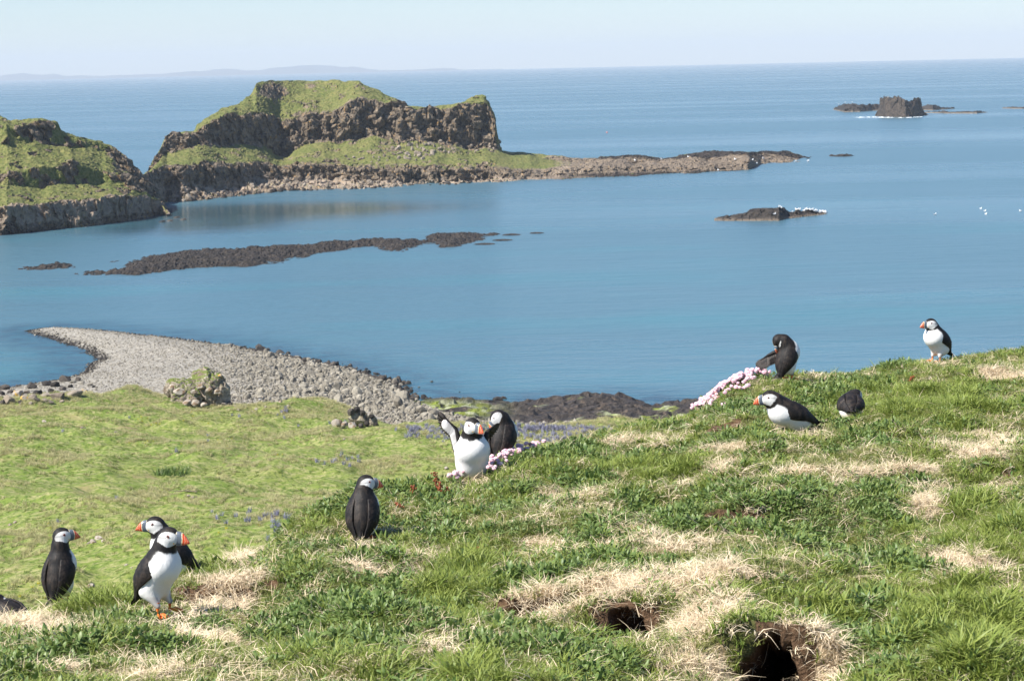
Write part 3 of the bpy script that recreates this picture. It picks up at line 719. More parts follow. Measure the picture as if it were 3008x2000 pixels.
def rrot(n, tilt=PI): return np.stack([rng.uniform(-tilt, tilt, n), rng.uniform(-tilt, tilt, n), rng.uniform(0, 2 * PI, n)], -1)

# shingle and stones of the spit
PEB = [stone_mesh('stone_shape', 100 + i, M['pebble']) for i in range(6)]
DRK = [stone_mesh('dark_stone_shape', 120 + i, M['darkstone']) for i in range(5)]
TAN = [stone_mesh('tan_boulder_shape', 140 + i, M['tanstone'], ICO3) for i in range(4)]
LIC = [stone_mesh('lichen_boulder_shape', 160 + i, M['lichenstone'], ICO3) for i in range(3)]
PAL = [stone_mesh('pale_block_shape', 180 + i, M['paleblock'], ICO3, (1, .9, .8), .25, 12) for i in range(5)]
DBK = [stone_mesh('dark_block_shape', 200 + i, M['darkstone'], ICO3, (1, .9, .8), .3, 10) for i in range(3)]
N = 190000
x = rng.uniform(-75, 60, N); y = rng.uniform(120, 325, N)
fdc = fmid(dcn, x, y); fdm = fmid(dm, x, y); fds = fmid(ds, x, y); z = zmid(x, y)
px, py = proj(P3(x, y, z))
ok = (fdc > -1.4) & (fdm < 0.8) & (fds < 0.3) & (px > -60) & (px < 1700)
coarse = sst(480, 950, px + 60 * fbm(P3(x / 6, y / 6, 0 * x), 2, 5)) * sst(0.5, 5, -fdm + 2.5)
ok &= rng.random(N) < np.where(fdc < 1.4, 1.0, 0.75 + 0.25 * coarse)
ok &= rng.random(N) < np.where(fdc < -0.2, 0.25, 1)
x, y, z, px, py, fdc, fdm, coarse = [a[ok] for a in (x, y, z, px, py, fdc, fdm, coarse)]
n = len(x)
size = (0.080 + 0.14 * coarse) * rng.lognormal(0, 0.33, n) + 0.08 * (fdc < 1.2)
big = rng.random(n) < 0.03 * (coarse > 0.3); size[big] *= 1.8
dark = (fdc + rng.normal(0, 0.6, n)) < 1.0
order = np.argsort(-size * (1 - 0.0 * dark))
sel = np.zeros(n, bool); sel[order[:270]] = True
for i in np.where(sel)[0]:
    o = link('stone', (DRK if dark[i] else PEB)[rng.integers(5)], beach)
    o.location = (x[i], y[i], z[i] + 0.2 * size[i]); o.rotation_euler = rng.uniform(0, 6, 3); o.scale = (size[i] * 1.1,) * 3
r_ = ~sel
idx = np.where(dark, 6 + rng.integers(0, 5, n), rng.integers(0, 6, n))
scatter('shingle', P3(x, y, z + 0.12 * size)[r_], rrot(n)[r_], size[r_], idx[r_], PEB + DRK, parent=beach)

# boulders on the left shore
def bould(px_, py_, rpx, kind, parent, squash=(1, 1, 1), name='boulder', lift=0.25, z0=None, rz=None):
    P = mid_px(px_, py_ + rpx * 0.6) if z0 is None else at_z(px_, py_ + rpx * .6, z0)
    s = rpx / FPX * P[1] * 1.25
    o = link(name, kind[rng.integers(len(kind))], parent)
    o.location = (P[0], P[1] + s * 0.3, P[2] + s * lift); o.rotation_euler = (rng.uniform(-.4, .4), rng.uniform(-.4, .4), rng.uniform(0, 6) if rz is None else rz)
    o.scale = tuple(s * q for q in squash); return o
for a in [(57,1114,13,DBK),(72,1122,9,DBK),(13,1136,15,DBK),(42,1127,12,DBK),(93,1132,16,DBK),(136,1124,15,DBK),(161,1128,14,DBK),(191,1111,17,DBK),(229,1113,11,DBK),(212,1120,9,PEB),
          (53,1153,20,LIC),(21,1174,22,TAN),(72,1168,14,LIC),(95,1166,14,TAN),(131,1158,13,TAN),(168,1160,23,TAN),(217,1151,20,TAN),(246,1146,13,LIC),(110,1152,13,DBK),(78,1150,10,TAN),
          (106,1173,10,DBK),(128,1176,9,TAN),(2,1154,13,DBK),(4,1182,12,DBK),(148,1180,10,TAN),(60,1184,8,DBK),(90,1186,7,TAN),(180,1178,8,TAN),(30,1150,9,DBK),(150,1146,10,DBK),(185,1140,10,DBK),(205,1134,8,DBK),
          (-20,1140,16,DBK),(-40,1165,20,TAN),(0,1165,9,TAN),(262,1128,8,PEB),(275,1135,6,DRK),(240,1122,7,PEB)]:
    bould(a[0], a[1], a[2], a[3], beach)
for a in [(1190,1123,9),(1162,1130,8),(1144,1108,7),(1268,1119,5),(1231,1136,4),(1180,1150,6),(1225,1160,5),(1350,1150,3),(1100,1095,5),(1462,1168,15),(1480,1166,9),(1340,1170,7),(1252,1168,6),(1285,1172,7),(1075,1082,5),(845,1035,6),(990,1062,5)]:
    bould(a[0], a[1], a[2], DBK, beach, z0=0.0, lift=0.05)

# rubble below the cliffs of the headland
def snap(Vg, px_, py_):
    q = Vg.reshape(-1, 3); X_, Y_ = proj(q)
    d = np.abs(X_ - px_) + np.abs(Y_ - py_); k = np.where(d < d.min() + 3)[0]
    return q[k[np.argmin(q[k, 1])]]
Vi = np.empty((len(island.data.vertices), 3), np.float32).ravel(); island.data.vertices.foreach_get('co', Vi); Vi = Vi.reshape(-1, 3).astype(float)
PXi, PYi = proj(Vi)
front = (Vi[:, 1] < 760) & (Vi[:, 2] > -0.2)
IT = [stone_mesh('rubble_shape', 220 + i, M['tanstone']) for i in range(5)]
def rubble(n, bx, by, smin, smax, kinds, dens=None):
    for _ in range(n):
        a, b = rng.uniform(*bx), rng.uniform(*by)
        yb = b if not callable(dens) else dens(a, b)
        d = np.abs(PXi - a) + np.abs(PYi - yb) + 50 * (~front); k = np.argmin(d); P = Vi[k]
        s = rng.uniform(smin, smax) ** 1.0
        o = link('boulder', kinds[rng.integers(len(kinds))], island)
        o.location = P + np.array([0, -0.2, s * 0.2]); o.rotation_euler = rng.uniform(0, 6, 3); o.scale = (s,) * 3
rubble(46, (1140, 1280), (425, 472), 0.45, 1.15, IT)
rubble(30, (1285, 1480), (418, 450), 0.4, 1.0, IT)
rubble(14, (1010, 1140), (455, 476), 0.4, 0.8, IT)
rubble(80, (720, 1300), (530, 556), 0.5, 1.2, IT, lambda a, b: b + (a - 720) * 0.004)
rubble(60, (600, 1500), (548, 590), 0.5, 1.1, DRK, lambda a, b: ip(water, a) - rng.uniform(2, 18))
rubble(30, (400, 640), (560, 600), 0.5, 1.4, IT + DRK)
for a in [(520,640),(500,650),(478,652),(540,646)]:
    P = at_z(a[0], a[1], 0.0); o = link('boulder', DBK[0], island); o.location = P; o.scale = (0.9, 0.9, 0.6)

# two outcrops on the meadow
ICO5 = ico(5)
def outcrop(ax, ay, cores, blocks, label, seed):
    P0 = mid_px(ax, ay); root = empty('rock_outcrop', tuple(P0)); tag(root, label, 'rock'); D0 = P0[1]
    for (bx, by, rx, ry, dd, cap) in cores:
        c = at_D(bx, by, D0 + dd); sx, sz = rx / FPX * D0, ry / FPX * D0
        V, F = ICO5; r = np.random.default_rng(seed); seed += 1; V = V.copy()
        for _ in range(16):
            n = r.normal(size=3); n[2] *= .55; n /= np.linalg.norm(n); d = r.uniform(.68, .92); V = V - np.maximum(V @ n - d, 0)[:, None] * n
        V = V * np.array([sx, (sx + sz) * .5, sz])
        e, v = cells(V / .55, seed); e2, v2 = cells(V / .22, seed + 3)
        V = V * (1 + (fbm(V / .8, 3, seed) * .10 + (v - .5) * .12 + (v2 - .5) * .05 - np.exp(-e * 12) * .06)[:, None])
        mk('crag', V + c - P0, F, M['turfed'], root, smooth=False, attrs=dict(cap=np.full(len(V), cap)))
    for (bx, by, br, kd, dd) in blocks:
        c = at_D(bx, by, D0 + dd); s = br / FPX * D0 * 1.2
        o = link('stone', kd[rng.integers(len(kd))], root); o.location = c - P0; o.rotation_euler = (rng.uniform(-.4, .4), rng.uniform(-.4, .4), rng.uniform(0, 6)); o.scale = (s, s, s * rng.uniform(.9, 1.4))
outcrop(590, 1200, [(545,1160,62,52,1.6,1),(590,1140,58,62,2.4,1),(628,1150,44,62,2.2,1),(652,1172,34,52,1.8,.2),(510,1140,32,30,2.4,1),(600,1106,42,26,3.0,1)],
        [(505,1140,15,PAL,1.2),(528,1148,15,PAL,.6),(522,1128,12,PAL,1.3),(552,1186,15,PAL,.1),(575,1186,13,PAL,.1),(592,1136,13,PAL,.6),(612,1146,12,PAL,.4),(600,1190,10,PAL,.0),(638,1152,11,PAL,.4),(658,1188,10,TAN,.3),(646,1104,8,LIC,1.6),(676,1186,9,DBK,.8),(536,1190,8,PAL,0),(570,1150,9,PAL,.3)],
        'tall grass topped rock outcrop at the edge of the meadow before the grey spit', 301)
outcrop(1035, 1258, [(1042,1222,26,28,2.2,.6),(1062,1232,24,26,2.0,.3),(1095,1238,18,24,1.8,.2)],
        [(990,1246,16,PAL,.2),(1012,1248,12,PAL,.1),(1035,1248,12,PAL,.1),(1030,1208,10,DBK,1.5),(1048,1202,10,DBK,1.6),(1066,1212,9,DBK,1.4),(1092,1222,9,DBK,1.2),(1104,1248,9,DBK,.8),(980,1258,8,PAL,0),(1060,1250,10,DBK,.4),(1078,1244,9,DBK,.6)],
        'smaller dark jagged outcrop with one pale boulder beside the stony beach', 322)
# stones showing through the meadow
for (a, b, r, k) in [(275,1588,10,PAL),(290,1583,12,PAL),(305,1590,9,PAL),(262,1594,7,PAL),(318,1596,7,TAN),(270,1722,14,PAL),(288,1728,10,TAN),(130,1237,7,PAL),(145,1242,5,TAN),(60,1190,6,PAL),(372,1660,6,PAL),(388,1667,4,PAL),
                     (552,1456,6,PAL),(566,1462,7,PAL),(578,1458,5,TAN),(30,1540,7,PAL),(44,1533,6,PAL),(1010,1290,6,TAN),(340,1268,5,PAL),(240,1255,6,PAL),(250,1258,4,TAN),(1310,1378,7,PAL),(1335,1381,5,TAN),(480,1590,8,PAL),(505,1592,5,TAN),
                     (690,1192,5,PAL),(720,1195,6,PAL),(752,1200,6,PAL),(780,1194,5,PAL),(825,1178,7,PAL),(742,1208,5,TAN),(700,1205,6,TAN),(845,1190,5,PAL),(1200,1262,7,TAN),(1390,1262,7,TAN),(1530,1262,8,PAL),(1570,1266,7,TAN),(1700,1254,10,TAN),(1745,1250,7,TAN),(1610,1262,7,TAN)]:
    bould(a, b, r, k, meadow, name='stone', lift=0.0)
# pale driftwood stick
P = mid_px(545, 1452)
def tube(pts, rad, k=6):
    pts = np.asarray(pts, float); n = len(pts); rad = np.broadcast_to(rad, n)
    T = np.gradient(pts, axis=0); T /= np.linalg.norm(T, axis=1)[:, None] + 1e-9
    up = np.array([0.13, 0.21, 0.97]); A = np.cross(T, up); A /= np.linalg.norm(A, axis=1)[:, None] + 1e-9; B = np.cross(T, A)
    a = np.linspace(0, 2 * PI, k, endpoint=False)
    V = pts[:, None] + rad[:, None, None] * (A[:, None] * np.cos(a)[None, :, None] + B[:, None] * np.sin(a)[None, :, None])
    i = np.arange(n - 1)[:, None]; j = np.arange(k)[None]
    F = np.stack([i * k + j, i * k + (j + 1) % k, (i + 1) * k + (j + 1) % k, (i + 1) * k + j], -1).reshape(-1, 4)
    return V.reshape(-1, 3), F
def join(parts):
    VV, FF, off = [], [], 0
    for V, F in parts: VV.append(V); FF.append(np.asarray(F) + off); off += len(V)
    return np.concatenate(VV), FF
vs_, fs_ = join([tube([(-1.0, -.1, .20), (-.4, 0, .16), (.2, .1, .12), (.7, .0, .1)], [.015, .03, .035, .03]), tube([(-.1, 0, .15), (.2, .3, .22), (.5, .4, .2)], [.02, .015, .01])])
o = mk('driftwood', vs_ , fs_, M['tanstone']); o.location = P; tag(o, 'bleached forked driftwood branch lying on the meadow', 'driftwood')

# grass clumps
def blades(n, hmin, hmax, spread, wid, seed, lean=0.5, segs=3, flat=0.0, fan=0.0):
    r = np.random.default_rng(seed); VV = []; FF = []; tone = []; off = 0
    for i in range(n):
        a = r.uniform(0, 2 * PI); h = r.uniform(hmin, hmax); b = r.uniform(0, 2 * PI) if fan == 0 else a
        p0 = np.array([math.cos(a), math.sin(a), 0]) * spread * math.sqrt(r.random())
        ln = lean * r.uniform(0.3, 1.3); d = np.array([math.cos(b), math.sin(b), 0]); sd = np.array([-d[1], d[0], 0]); sd = sd * math.cos(1) + d * 0 + np.array([0, 0, 0]) if False else np.array([math.cos(b + r.uniform(.6, 2.5)), math.sin(b + r.uniform(.6, 2.5)), r.uniform(-.3, .3)])
        sd /= np.linalg.norm(sd); pts = []
        for s in range(segs + 1):
            t = s / segs; w = wid * (1 - t ** 1.6) * 0.5 + 0.0001
            c = p0 + d * h * ln * t ** 1.7 + np.array([0, 0, 1]) * h * (t - (0.35 * ln + flat) * t * t)
            pts += [c - sd * w, c + sd * w]; tone += [t * r.uniform(.3, 1)] * 2
        VV.append(np.array(pts)); k = np.arange(segs) * 2 + off
        FF.append(np.stack([k, k + 1, k + 3, k + 2], -1)); off += len(pts)
    return np.concatenate(VV), np.concatenate(FF), np.array(tone)
def tuft(name, mat, *a, **k):
    V, F, t = blades(*a, **k); return mesh_data(name, V, F, mat, smooth=True, attrs=dict(tone=t))
N = 150000
x = rng.uniform(-62, 50, N); y = 78 + (225 - 78) * rng.random(N) ** 0.8
f = fmid(dm, x, y); z = zmid(x, y); px, py = proj(P3(x, y, z)); q = P3(x, y, 0 * x)
pale_ = fbm(q / 3.2, 4, 91) + 0.25 * fbm(q / 14, 2, 92)
path = np.exp(-((py - (1330 - 0.13 * (px - 900) + 18 * np.sin(px / 160))) / 26) ** 2)
ok = (f > 0.1) & (px > -120) & (px < 2100) & (rng.random(N) > path * 0.9) & (rng.random(N) < np.clip(0.7 + 1.6 * pale_, 0.2, 1))
x, y, z, pale_ = x[ok], y[ok], z[ok], pale_[ok]; n = len(x)
ispale = pale_ + rng.normal(0, .20, n) > 0.20
mt = [tuft('tussock_shape', M['meadowtuft'], 26, .12, .30, .20, .035, 400 + i, lean=.7, segs=2) for i in range(3)] + [tuft('pale_tussock_shape', M['paletuft'], 30, .16, .42, .24, .035, 410 + i, lean=.7, segs=2) for i in range(3)]
scatter('meadow_grass', P3(x, y, z - 0.03), np.stack([rng.normal(0, .1, n), rng.normal(0, .1, n), rng.uniform(0, 6.28, n)], -1), rng.uniform(.4, 1.0, n) * np.where(ispale, 1.1, .8), rng.integers(0, 3, n) + 3 * ispale, mt,
        label='tussocks of green and pale grass over the lower meadow')
# bluebells and yellow flowers
bp = []; yp = []
def patch(lst, a, b, rx, ry, n):
    if b > 1300 or a < 1000: n = n * .35; rx *= 1.5; ry *= 1.5
    for _ in range(int(n * .34)):
        P = mid_px(a + rng.normal() * rx * .75, b + rng.normal() * ry * .7); lst.append(P)
for a in [(830,1222,16,8,60),(700,1222,8,6,20),(880,1262,8,6,15),(985,1352,20,10,70),(1045,1355,14,7,35),(530,1338,6,5,12),(770,1525,60,10,160),(840,1545,40,10,100),(1440,1268,90,9,330),(1560,1266,80,9,320),(1690,1266,60,7,180),(1240,1264,40,7,90),
          (1560,1290,140,12,380),(1340,1290,60,10,90),(1210,1275,30,12,60),(345,1470,6,4,10),(160,1532,6,4,14),(560,1632,8,5,14),(620,1290,15,6,20),(380,1240,10,5,10),(1010,1255,20,8,20),(200,1280,12,5,10),(800,1580,40,14,60)]:
    patch(bp, *a)
for a in [(560,1238,60,14,70),(430,1228,20,8,40),(650,1300,60,10,50),(400,1305,30,5,40),(130,1560,30,12,20),(60,1740,60,20,60),(640,1560,20,8,30),(860,1335,40,10,20),(200,1770,60,12,40),(745,1540,20,10,25)]:
    patch(yp, *a)
bp, yp = np.array(bp), np.array(yp)
def flowers(nm, P, mat, h, label, s):
    vr = [tuft(nm + '_shape', mat, 14, h * .6, h, .10, .035, 450 + i, lean=.5, segs=2) for i in range(2)]
    n = len(P); scatter(nm, P, np.stack([0 * P[:, 0], 0 * P[:, 0], rng.uniform(0, 6, n)], -1), rng.uniform(.7, 1.2, n) * s, rng.integers(0, 2, n), vr, label=label)
flowers('bluebells', bp + [0, 0, .1], M['bluebell'], .36, 'drifts of violet bluebells in the meadow grass', 1.15)
flowers('yellow_flowers', yp + [0, 0, .04], M['yellow'], .22, 'small yellow flowers dotted through the meadow', .7)
# dark rushy tuft
P = mid_px(508, 1392)
V, F, t = blades(240, .35, .75, 1.0, .05, 77, lean=.5, segs=2); V[:, 0] *= 1.3
o = mk('rush_clump', V, F, M['leaf'], attrs=dict(tone=t)); o.location = P; tag(o, 'dark green rush clump alone in the meadow above the puffin trio', 'rushes')

# gulls, buoy
def ell(c, r, base=ICO2): return base[0] * np.array(r) + np.array(c), base[1]
def gull_meshes():
    b, fb = ell((0, 0, .16), (.22, .09, .105), ICO2); h, fh = ell((.16, 0, .34), (.065, .055, .06), ICO1); nk, fn = tube([(.12, 0, .19), (.155, 0, .33)], [.075, .05])
    V, F = join([(b, fb), (h, fh), (nk, fn)])
    body = mesh_data('gull_body', V, F, M['white'])
    w = []
    for s in (1, -1): w.append(ell((-.10, s * .062, .20), (.17, .022, .045), ICO2))
    w.append(ell((-.27, 0, .17), (.08, .03, .012), ICO1))
    V, F = join(w); wings = mesh_data('gull_wings', V, F, M['grey'])
    V, F = join([tube([(0, .03, .1), (0, .03, 0)], .012), tube([(0, -.03, .1), (0, -.03, 0)], .012)]); legs = mesh_data('gull_legs', V, F, M['yellow'])
    V, F = join([tube([(.21, 0, .335), (.27, 0, .32)], [.014, .003])]); bill = mesh_data('gull_bill', V, F, M['yellow'])
    return [('body', body), ('wings', wings), ('legs', legs), ('bill', bill)]
GM = gull_meshes()
def gull(P, rz, label, group, s=1.15, swim=False):
    r = empty('gull', tuple(P), rz); r.scale = (s * 1.25,) * 3; tag(r, label, 'gull', group)
    for nm, me in GM:
        if swim and nm == 'legs': continue
        o = link(nm, me, r)
        if swim: o.location.z = -.08
    return r
Vk = SK['gull'][1]
for (a, b) in [(1605,215),(1640,210),(1663,220),(1700,205),(1735,215),(1780,205),(1812,205),(1850,210),(1872,222),(1892,210),(1925,212),(1930,245),(1965,220),(1985,255),(2012,245),(2050,240),(2040,262),(2072,246),(2110,236),(2115,256),(2150,246),(2155,266)]:
    gull(snap(Vk, 2080 + a / 6.208, 580 + b / 6.208 + 2), rng.uniform(0, 6), ('leftmost' if a == 1605 else 'lowest' if b == 266 else 'a') + ' white gull in the crowded row on the right end of the bay rock', 'gulls in a row on the dark rock in the bay', 1.25)
for (a, b) in [(1285,180),(1320,185),(1345,190)]:
    gull(snap(Vk, 2080 + a / 6.208, 580 + b / 6.208 + 1), rng.uniform(0, 6), 'one of three white gulls together on the hump of the bay rock', 'three gulls on the hump of the dark rock')
gull(snap(Vk, 2276, 627), 0, 'lone white gull low on the near face of the bay rock', None)
gull(snap(Vk, 2328, 623), 0, 'small white gull in the notch of the dark rock in the bay', None, .8)
for (a, b, l) in [(2747,631,'white gull floating alone on open water, nearest to the gull covered rock'),(2881,614,'white gull on the water, uppermost of a group of three'),(2893,621,'white gull on the water, middle one of a group of three'),(2896,630,'white gull on the water, lowest of a group of three'),(2998,621,'white gull on the water at the very right edge'),(669,276,'white gull far out on the water left of the flat topped headland')]:
    gull(at_z(a, b, 0.02), rng.uniform(0, 6), l, None, 1.1 if a > 700 else 1.6, True)
for (a, b) in [(780,311),(890,306),(998,298),(1117,355),(1187,308),(1272,323),(1302,303),(1258,310),(1495,303),(1527,301),(1575,303),(1430,335)]:
    k = np.argmin(np.abs(PXi - (1300 + a / 1.381)) + np.abs(PYi - (250 + b / 1.381)) + 60 * ~front)
    gull(Vi[k] + [0, -.3, .15], rng.uniform(0, 6), 'white gull standing spread out on the low rocky point', 'gulls on the low rocky point', 1.6)
gull(snap(SK['stack'][1], 2608, 285) , 1, 'white gull on the very top of the tall sea stack', None, 1.8)
for a in (2464, 2483, 2503):
    gull(at_D(a, 303 if a > 2470 else 308, 1432), 1, 'pale gull on the long low rock left of the sea stack', 'gulls on the low rock by the sea stack', 1.9)
# surf at the stack foot
pts = [];
xs = np.arange(2500, 2712, 1.2); n = len(xs)
cl = at_z(xs, ip([(2500,346),(2560,345),(2600,346),(2660,346.5),(2712,344)], xs), 0.0)
wd = (0.3 + 1.1 * vnoise(P3(xs / 9, 0 * xs, 0 * xs), 3)) * sst(2500, 2515, xs) * sst(2712, 2700, xs)
hh = 0.3 + .7 * vnoise(P3(xs / 6, 0 * xs, 0 * xs), 5)
rows = []
for t in np.linspace(0, 1, 7):
    r_ = cl.copy(); r_[:, 1] += (t - .5) * wd * 5; r_[:, 2] = math.sin(t * PI) * hh * wd * .4 - .05; rows.append(r_)
V = np.array(rows); V[1:-1, :, 2] += fbm(V[1:-1] / 1.1, 3, 4) * .35
o = mk('surf', V, gridF(*V.shape[:2]), M['foam']); tag(o, 'white surf breaking along the foot of the tall sea stack', kind='stuff')
P = at_z(1783, 391, 0.1)
root = empty('buoy', tuple(P)); tag(root, 'small reddish mooring buoy floating alone beyond the rocky point', 'buoy')
V, F = ell((0, 0, .2), (.42, .42, .40), ICO2); mk('float', V, F, M['buoy'], root)
V, F = tube([(0, 0, .55), (0, 0, .85)], [.05, .05]); mk('eye_post', V, F, M['buoy'], root)
# small black and white shore bird on the stones
P = mid_px(763, 1178)
root = empty('shore_bird', tuple(P)); root.scale = (1.2,) * 3; tag(root, 'small black and white shore bird on the stones behind the meadow', 'bird')
V, F = join([ell((0, 0, .22), (.17, .08, .09)), ell((-.15, 0, .24), (.12, .04, .03), ICO1), ell((.14, 0, .34), (.055, .045, .045), ICO1), tube([(.1, 0, .25), (.14, 0, .33)], .05)])
mk('body', V, F, M['darkstone'], root)
V, F = ell((.02, 0, .17), (.15, .085, .07)); mk('belly', V, F, M['white'], root)
V, F = join([tube([(0, .03, .14), (0, .03, 0)], .01), tube([(0, -.03, .14), (0, -.03, 0)], .01)]); mk('legs', V, F, M['buoy'], root)
V, F = tube([(.19, 0, .34), (.28, 0, .32)], [.012, .005]); mk('bill', V, F, M['buoy'], root)

# ------------------------------------------------------------------ the clifftop turf
crest = [(-600,1870),(-300,1840),(0,1826),(60,1818),(130,1806),(250,1778),(330,1752),(400,1738),(480,1712),(560,1688),(640,1660),(700,1644),(780,1610),(850,1562),(900,1522),(980,1478),(1060,1450),(1140,1442),(1200,1436),(1340,1420),(1420,1390),(1500,1356),(1600,1322),(1700,1298),(1800,1280),(1900,1262),(1990,1246),(2040,1226),(2080,1192),(2130,1152),(2190,1122),(2250,1108),(2350,1108),(2500,1106),(2600,1086),(2700,1066),(2850,1052),(3008,1034),(3300,1010),(3700,1000)]
cD = [(-600,8.3),(0,8.3),(250,8.2),(560,8.5),(780,9.0),(1060,9.8),(1340,10.5),(1700,11.5),(2030,12.5),(2250,13.2),(2700,13.7),(3008,14.2),(3700,15)]
cols = np.arange(-560, 3600, 6.0)
def soft(poly, x, w=30):
    return np.mean([ip(poly, x + o) for o in np.linspace(-w, w, 7)], 0)
yc = soft(crest, cols); Dc = soft(cD, cols, 60)
Pc = at_D(cols, yc, Dc)
Pb = at_D(cols, 2000 - 0.0224 * (cols - CX) * 0, 6.0 + 0 * cols)
slope = (Pc[:, 2] - Pb[:, 2]) / (Pc[:, 1] - Pb[:, 1])
Da = np.concatenate([np.arange(4.6, 5.7, 0.02), np.arange(5.7, 6.85, 0.0055), np.arange(6.85, 7.3, 0.012)])
nb = 300
tb = np.linspace(0, 1, nb) 
dirx = ray(cols, 1500.0); dirx = dirx[:, 0] / dirx[:, 1]
rowsD = [np.full(len(cols), d) for d in Da] + [7.3 * (Dc / 7.3) ** t for t in tb] + [Dc + e for e in (0.1, 0.25, 0.45, 0.7, 1.0, 1.5, 2.2, 3.2, 4.5, 6.5, 9, 13, 18, 25, 34)]
drop = [0] * (len(Da) + nb) + [0.015, 0.055, 0.14, 0.30, 0.55, 1.0, 1.75, 2.9, 4.4, 6.6, 9.2, 13.0, 17.0, 21.0, 25.0]
DD = np.array(rowsD); DR = np.array(drop)[:, None] + 0 * DD
X4 = DD * dirx[None]; Z4 = Pb[None, :, 2] + slope[None] * (DD - 6.0) - DR
q = P3(X4, DD, 0 * X4)
beyond = np.maximum(DD - Dc[None], 0)
near_crest = sst(1.6, 0.2, np.abs(DD - Dc[None]))
Z4 += (fbm(q / 0.75, 3, 201) * 0.085 + fbm(q / 0.24, 3, 202) * 0.045) * (1 - 0.75 * near_crest) + fbm(q / 0.07, 2, 203) * 0.006
Z4 += fbm(q / 2.5, 3, 204) * beyond * 0.25
NPX, NPY = proj(P3(X4, DD, Z4))

# burrows: a small bank, its face pushed in as a tunnel
def at_fg(px_, py_):
    """row, column of the turf seen at a pixel"""
    j = int(np.clip(round((px_ - cols[0]) / 6.0), 0, len(cols) - 1)); nr_ = len(Da) + nb
    i = int(np.argmax(NPY[:nr_, j] <= py_)) or nr_ - 1
    return i, j
BUR = []
def burrow(px_, py_, halfw, bank, deep, low=0.5, tw=1.0):
    global Z4
    i, j = at_fg(px_, py_); x0, D0 = X4[i, j], DD[i, j]
    u = (X4 - x0) / (halfw * 1.75); v = (DD - D0)
    side = np.exp(-u ** 4)
    z_before = Z4[i, j]
    up = bank * (1 - low) * sst(-0.02, 0.045, v) * np.exp(-np.maximum(v, 0) / 0.45)
    dn = -bank * low * (1 - sst(-0.02, 0.045, v)) * np.exp(-np.maximum(-v, 0) / 0.28)
    wob = fbm(P3(X4 / 0.05, DD / 0.05, 0 * X4), 3, int(px_)) * 0.012
    Z4 = Z4 + side * (up + dn + wob)
    return (x0, D0, z_before, halfw, bank, deep, low)
B2 = burrow(2268, 1948, 0.108, 0.27, 0.62, 0.55)
B1 = burrow(1835, 1835, 0.085, 0.125, 0.14, 0.5)
B3 = burrow(1590, 1790, 0.16, 0.09, 0.03, 0.5)
B4 = burrow(2150, 1520, 0.14, 0.05, 0.02, 0.5)
B5 = burrow(640, 1752, 0.16, 0.07, 0.0, 0.4)
B6 = burrow(2120, 1268, 0.10, 0.05, 0.02, 0.5)
Y4 = DD.copy()
holeA = np.zeros_like(Z4)
for (x0, D0, z0, hw, bank, deep, low) in (B1, B2, B3, B4, B6):
    if deep <= 0: continue
    zc = z0 - bank * low + bank * 0.10
    r2 = ((X4 - x0) / hw) ** 2 + ((Z4 - zc) / (bank * 0.72)) ** 2
    r2 = r2 + 0.75 * fbm(P3(X4 / 0.06, DD / 0.05, Z4 / 0.06), 4, 77 + int(x0 * 100))
    fa = (np.abs(DD - D0 - 0.012) < 0.07)
    m = fa * sst(1.0, 0.45, r2)
    Y4 = Y4 + m * deep; Z4 = Z4 - m * deep * 0.28 + 0 * Z4; X4 = X4 + m * deep * 0.22
    holeA = np.maximum(holeA, np.exp(-np.maximum(r2 - 0.8, 0) * 2.2) * np.exp(-((DD - D0) / 0.13) ** 4))
V4 = P3(X4, Y4, Z4)
nr4, nc4 = Z4.shape

# what grows where: (px, py, rx, ry) as seen from the camera position, turned into places on the turf
def blob(lst, seed, wob=0.55):
    m = np.zeros_like(Z4); wx = fbm(P3(X4 / .35, DD / .5, 0 * X4), 3, seed + 60) * 75; wy = fbm(P3(X4 / .35, DD / .5, 0 * X4), 3, seed + 61) * 34 * (6.5 / DD); nn = fbm(P3(X4 / 0.3, DD / 0.3, 0 * X4), 4, seed) * wob + fbm(P3(X4 / 0.09, DD / 0.09, 0 * X4), 3, seed + 40) * wob * .7
    for (a, b, rx, ry) in lst:
        m = np.maximum(m, sst(1.25, 0.55, np.sqrt(((NPX + wx - a) / rx) ** 2 + ((NPY + wy - b) / ry) ** 2) + nn))
    return m
STRAW = [(60,1845,170,38),(1200,1650,110,36),(1120,1690,120,26),(1610,1620,110,28),(1680,1470,90,18),(1900,1310,120,12),(2130,1335,80,12),(1960,1745,290,56),(2130,1840,150,90),(2040,1945,180,80),(1560,1790,150,50),
         (2880,1320,140,50),(2740,1500,75,52),(2850,1670,150,36),(2940,1780,80,60),(2950,1110,80,24),(1300,1930,110,44),(470,1965,150,30),(150,1980,100,20),(2590,1400,130,12),(720,1690,90,60),(690,1760,110,50),(2420,1880,70,60),(2450,1960,60,70),(640,1890,90,30),(1250,1890,60,40),(2100,1390,80,12),(1880,1560,90,16),(2350,1400,50,10),(1490,1250,10,10),(2000,1620,120,18)]
SOIL = [(1600,1800,110,36),(620,1765,90,34),(560,1800,60,14),(1850,1830,120,50),(2262,1935,95,80),(2110,1525,80,24),(2180,1560,60,30),(2150,1262,110,22),(2080,1215,20,10),(740,1700,60,26),(900,1640,60,14),(1480,1775,50,30),(1270,1905,90,30),(500,1910,50,14),(2950,1390,50,20),(1950,1335,60,12)]
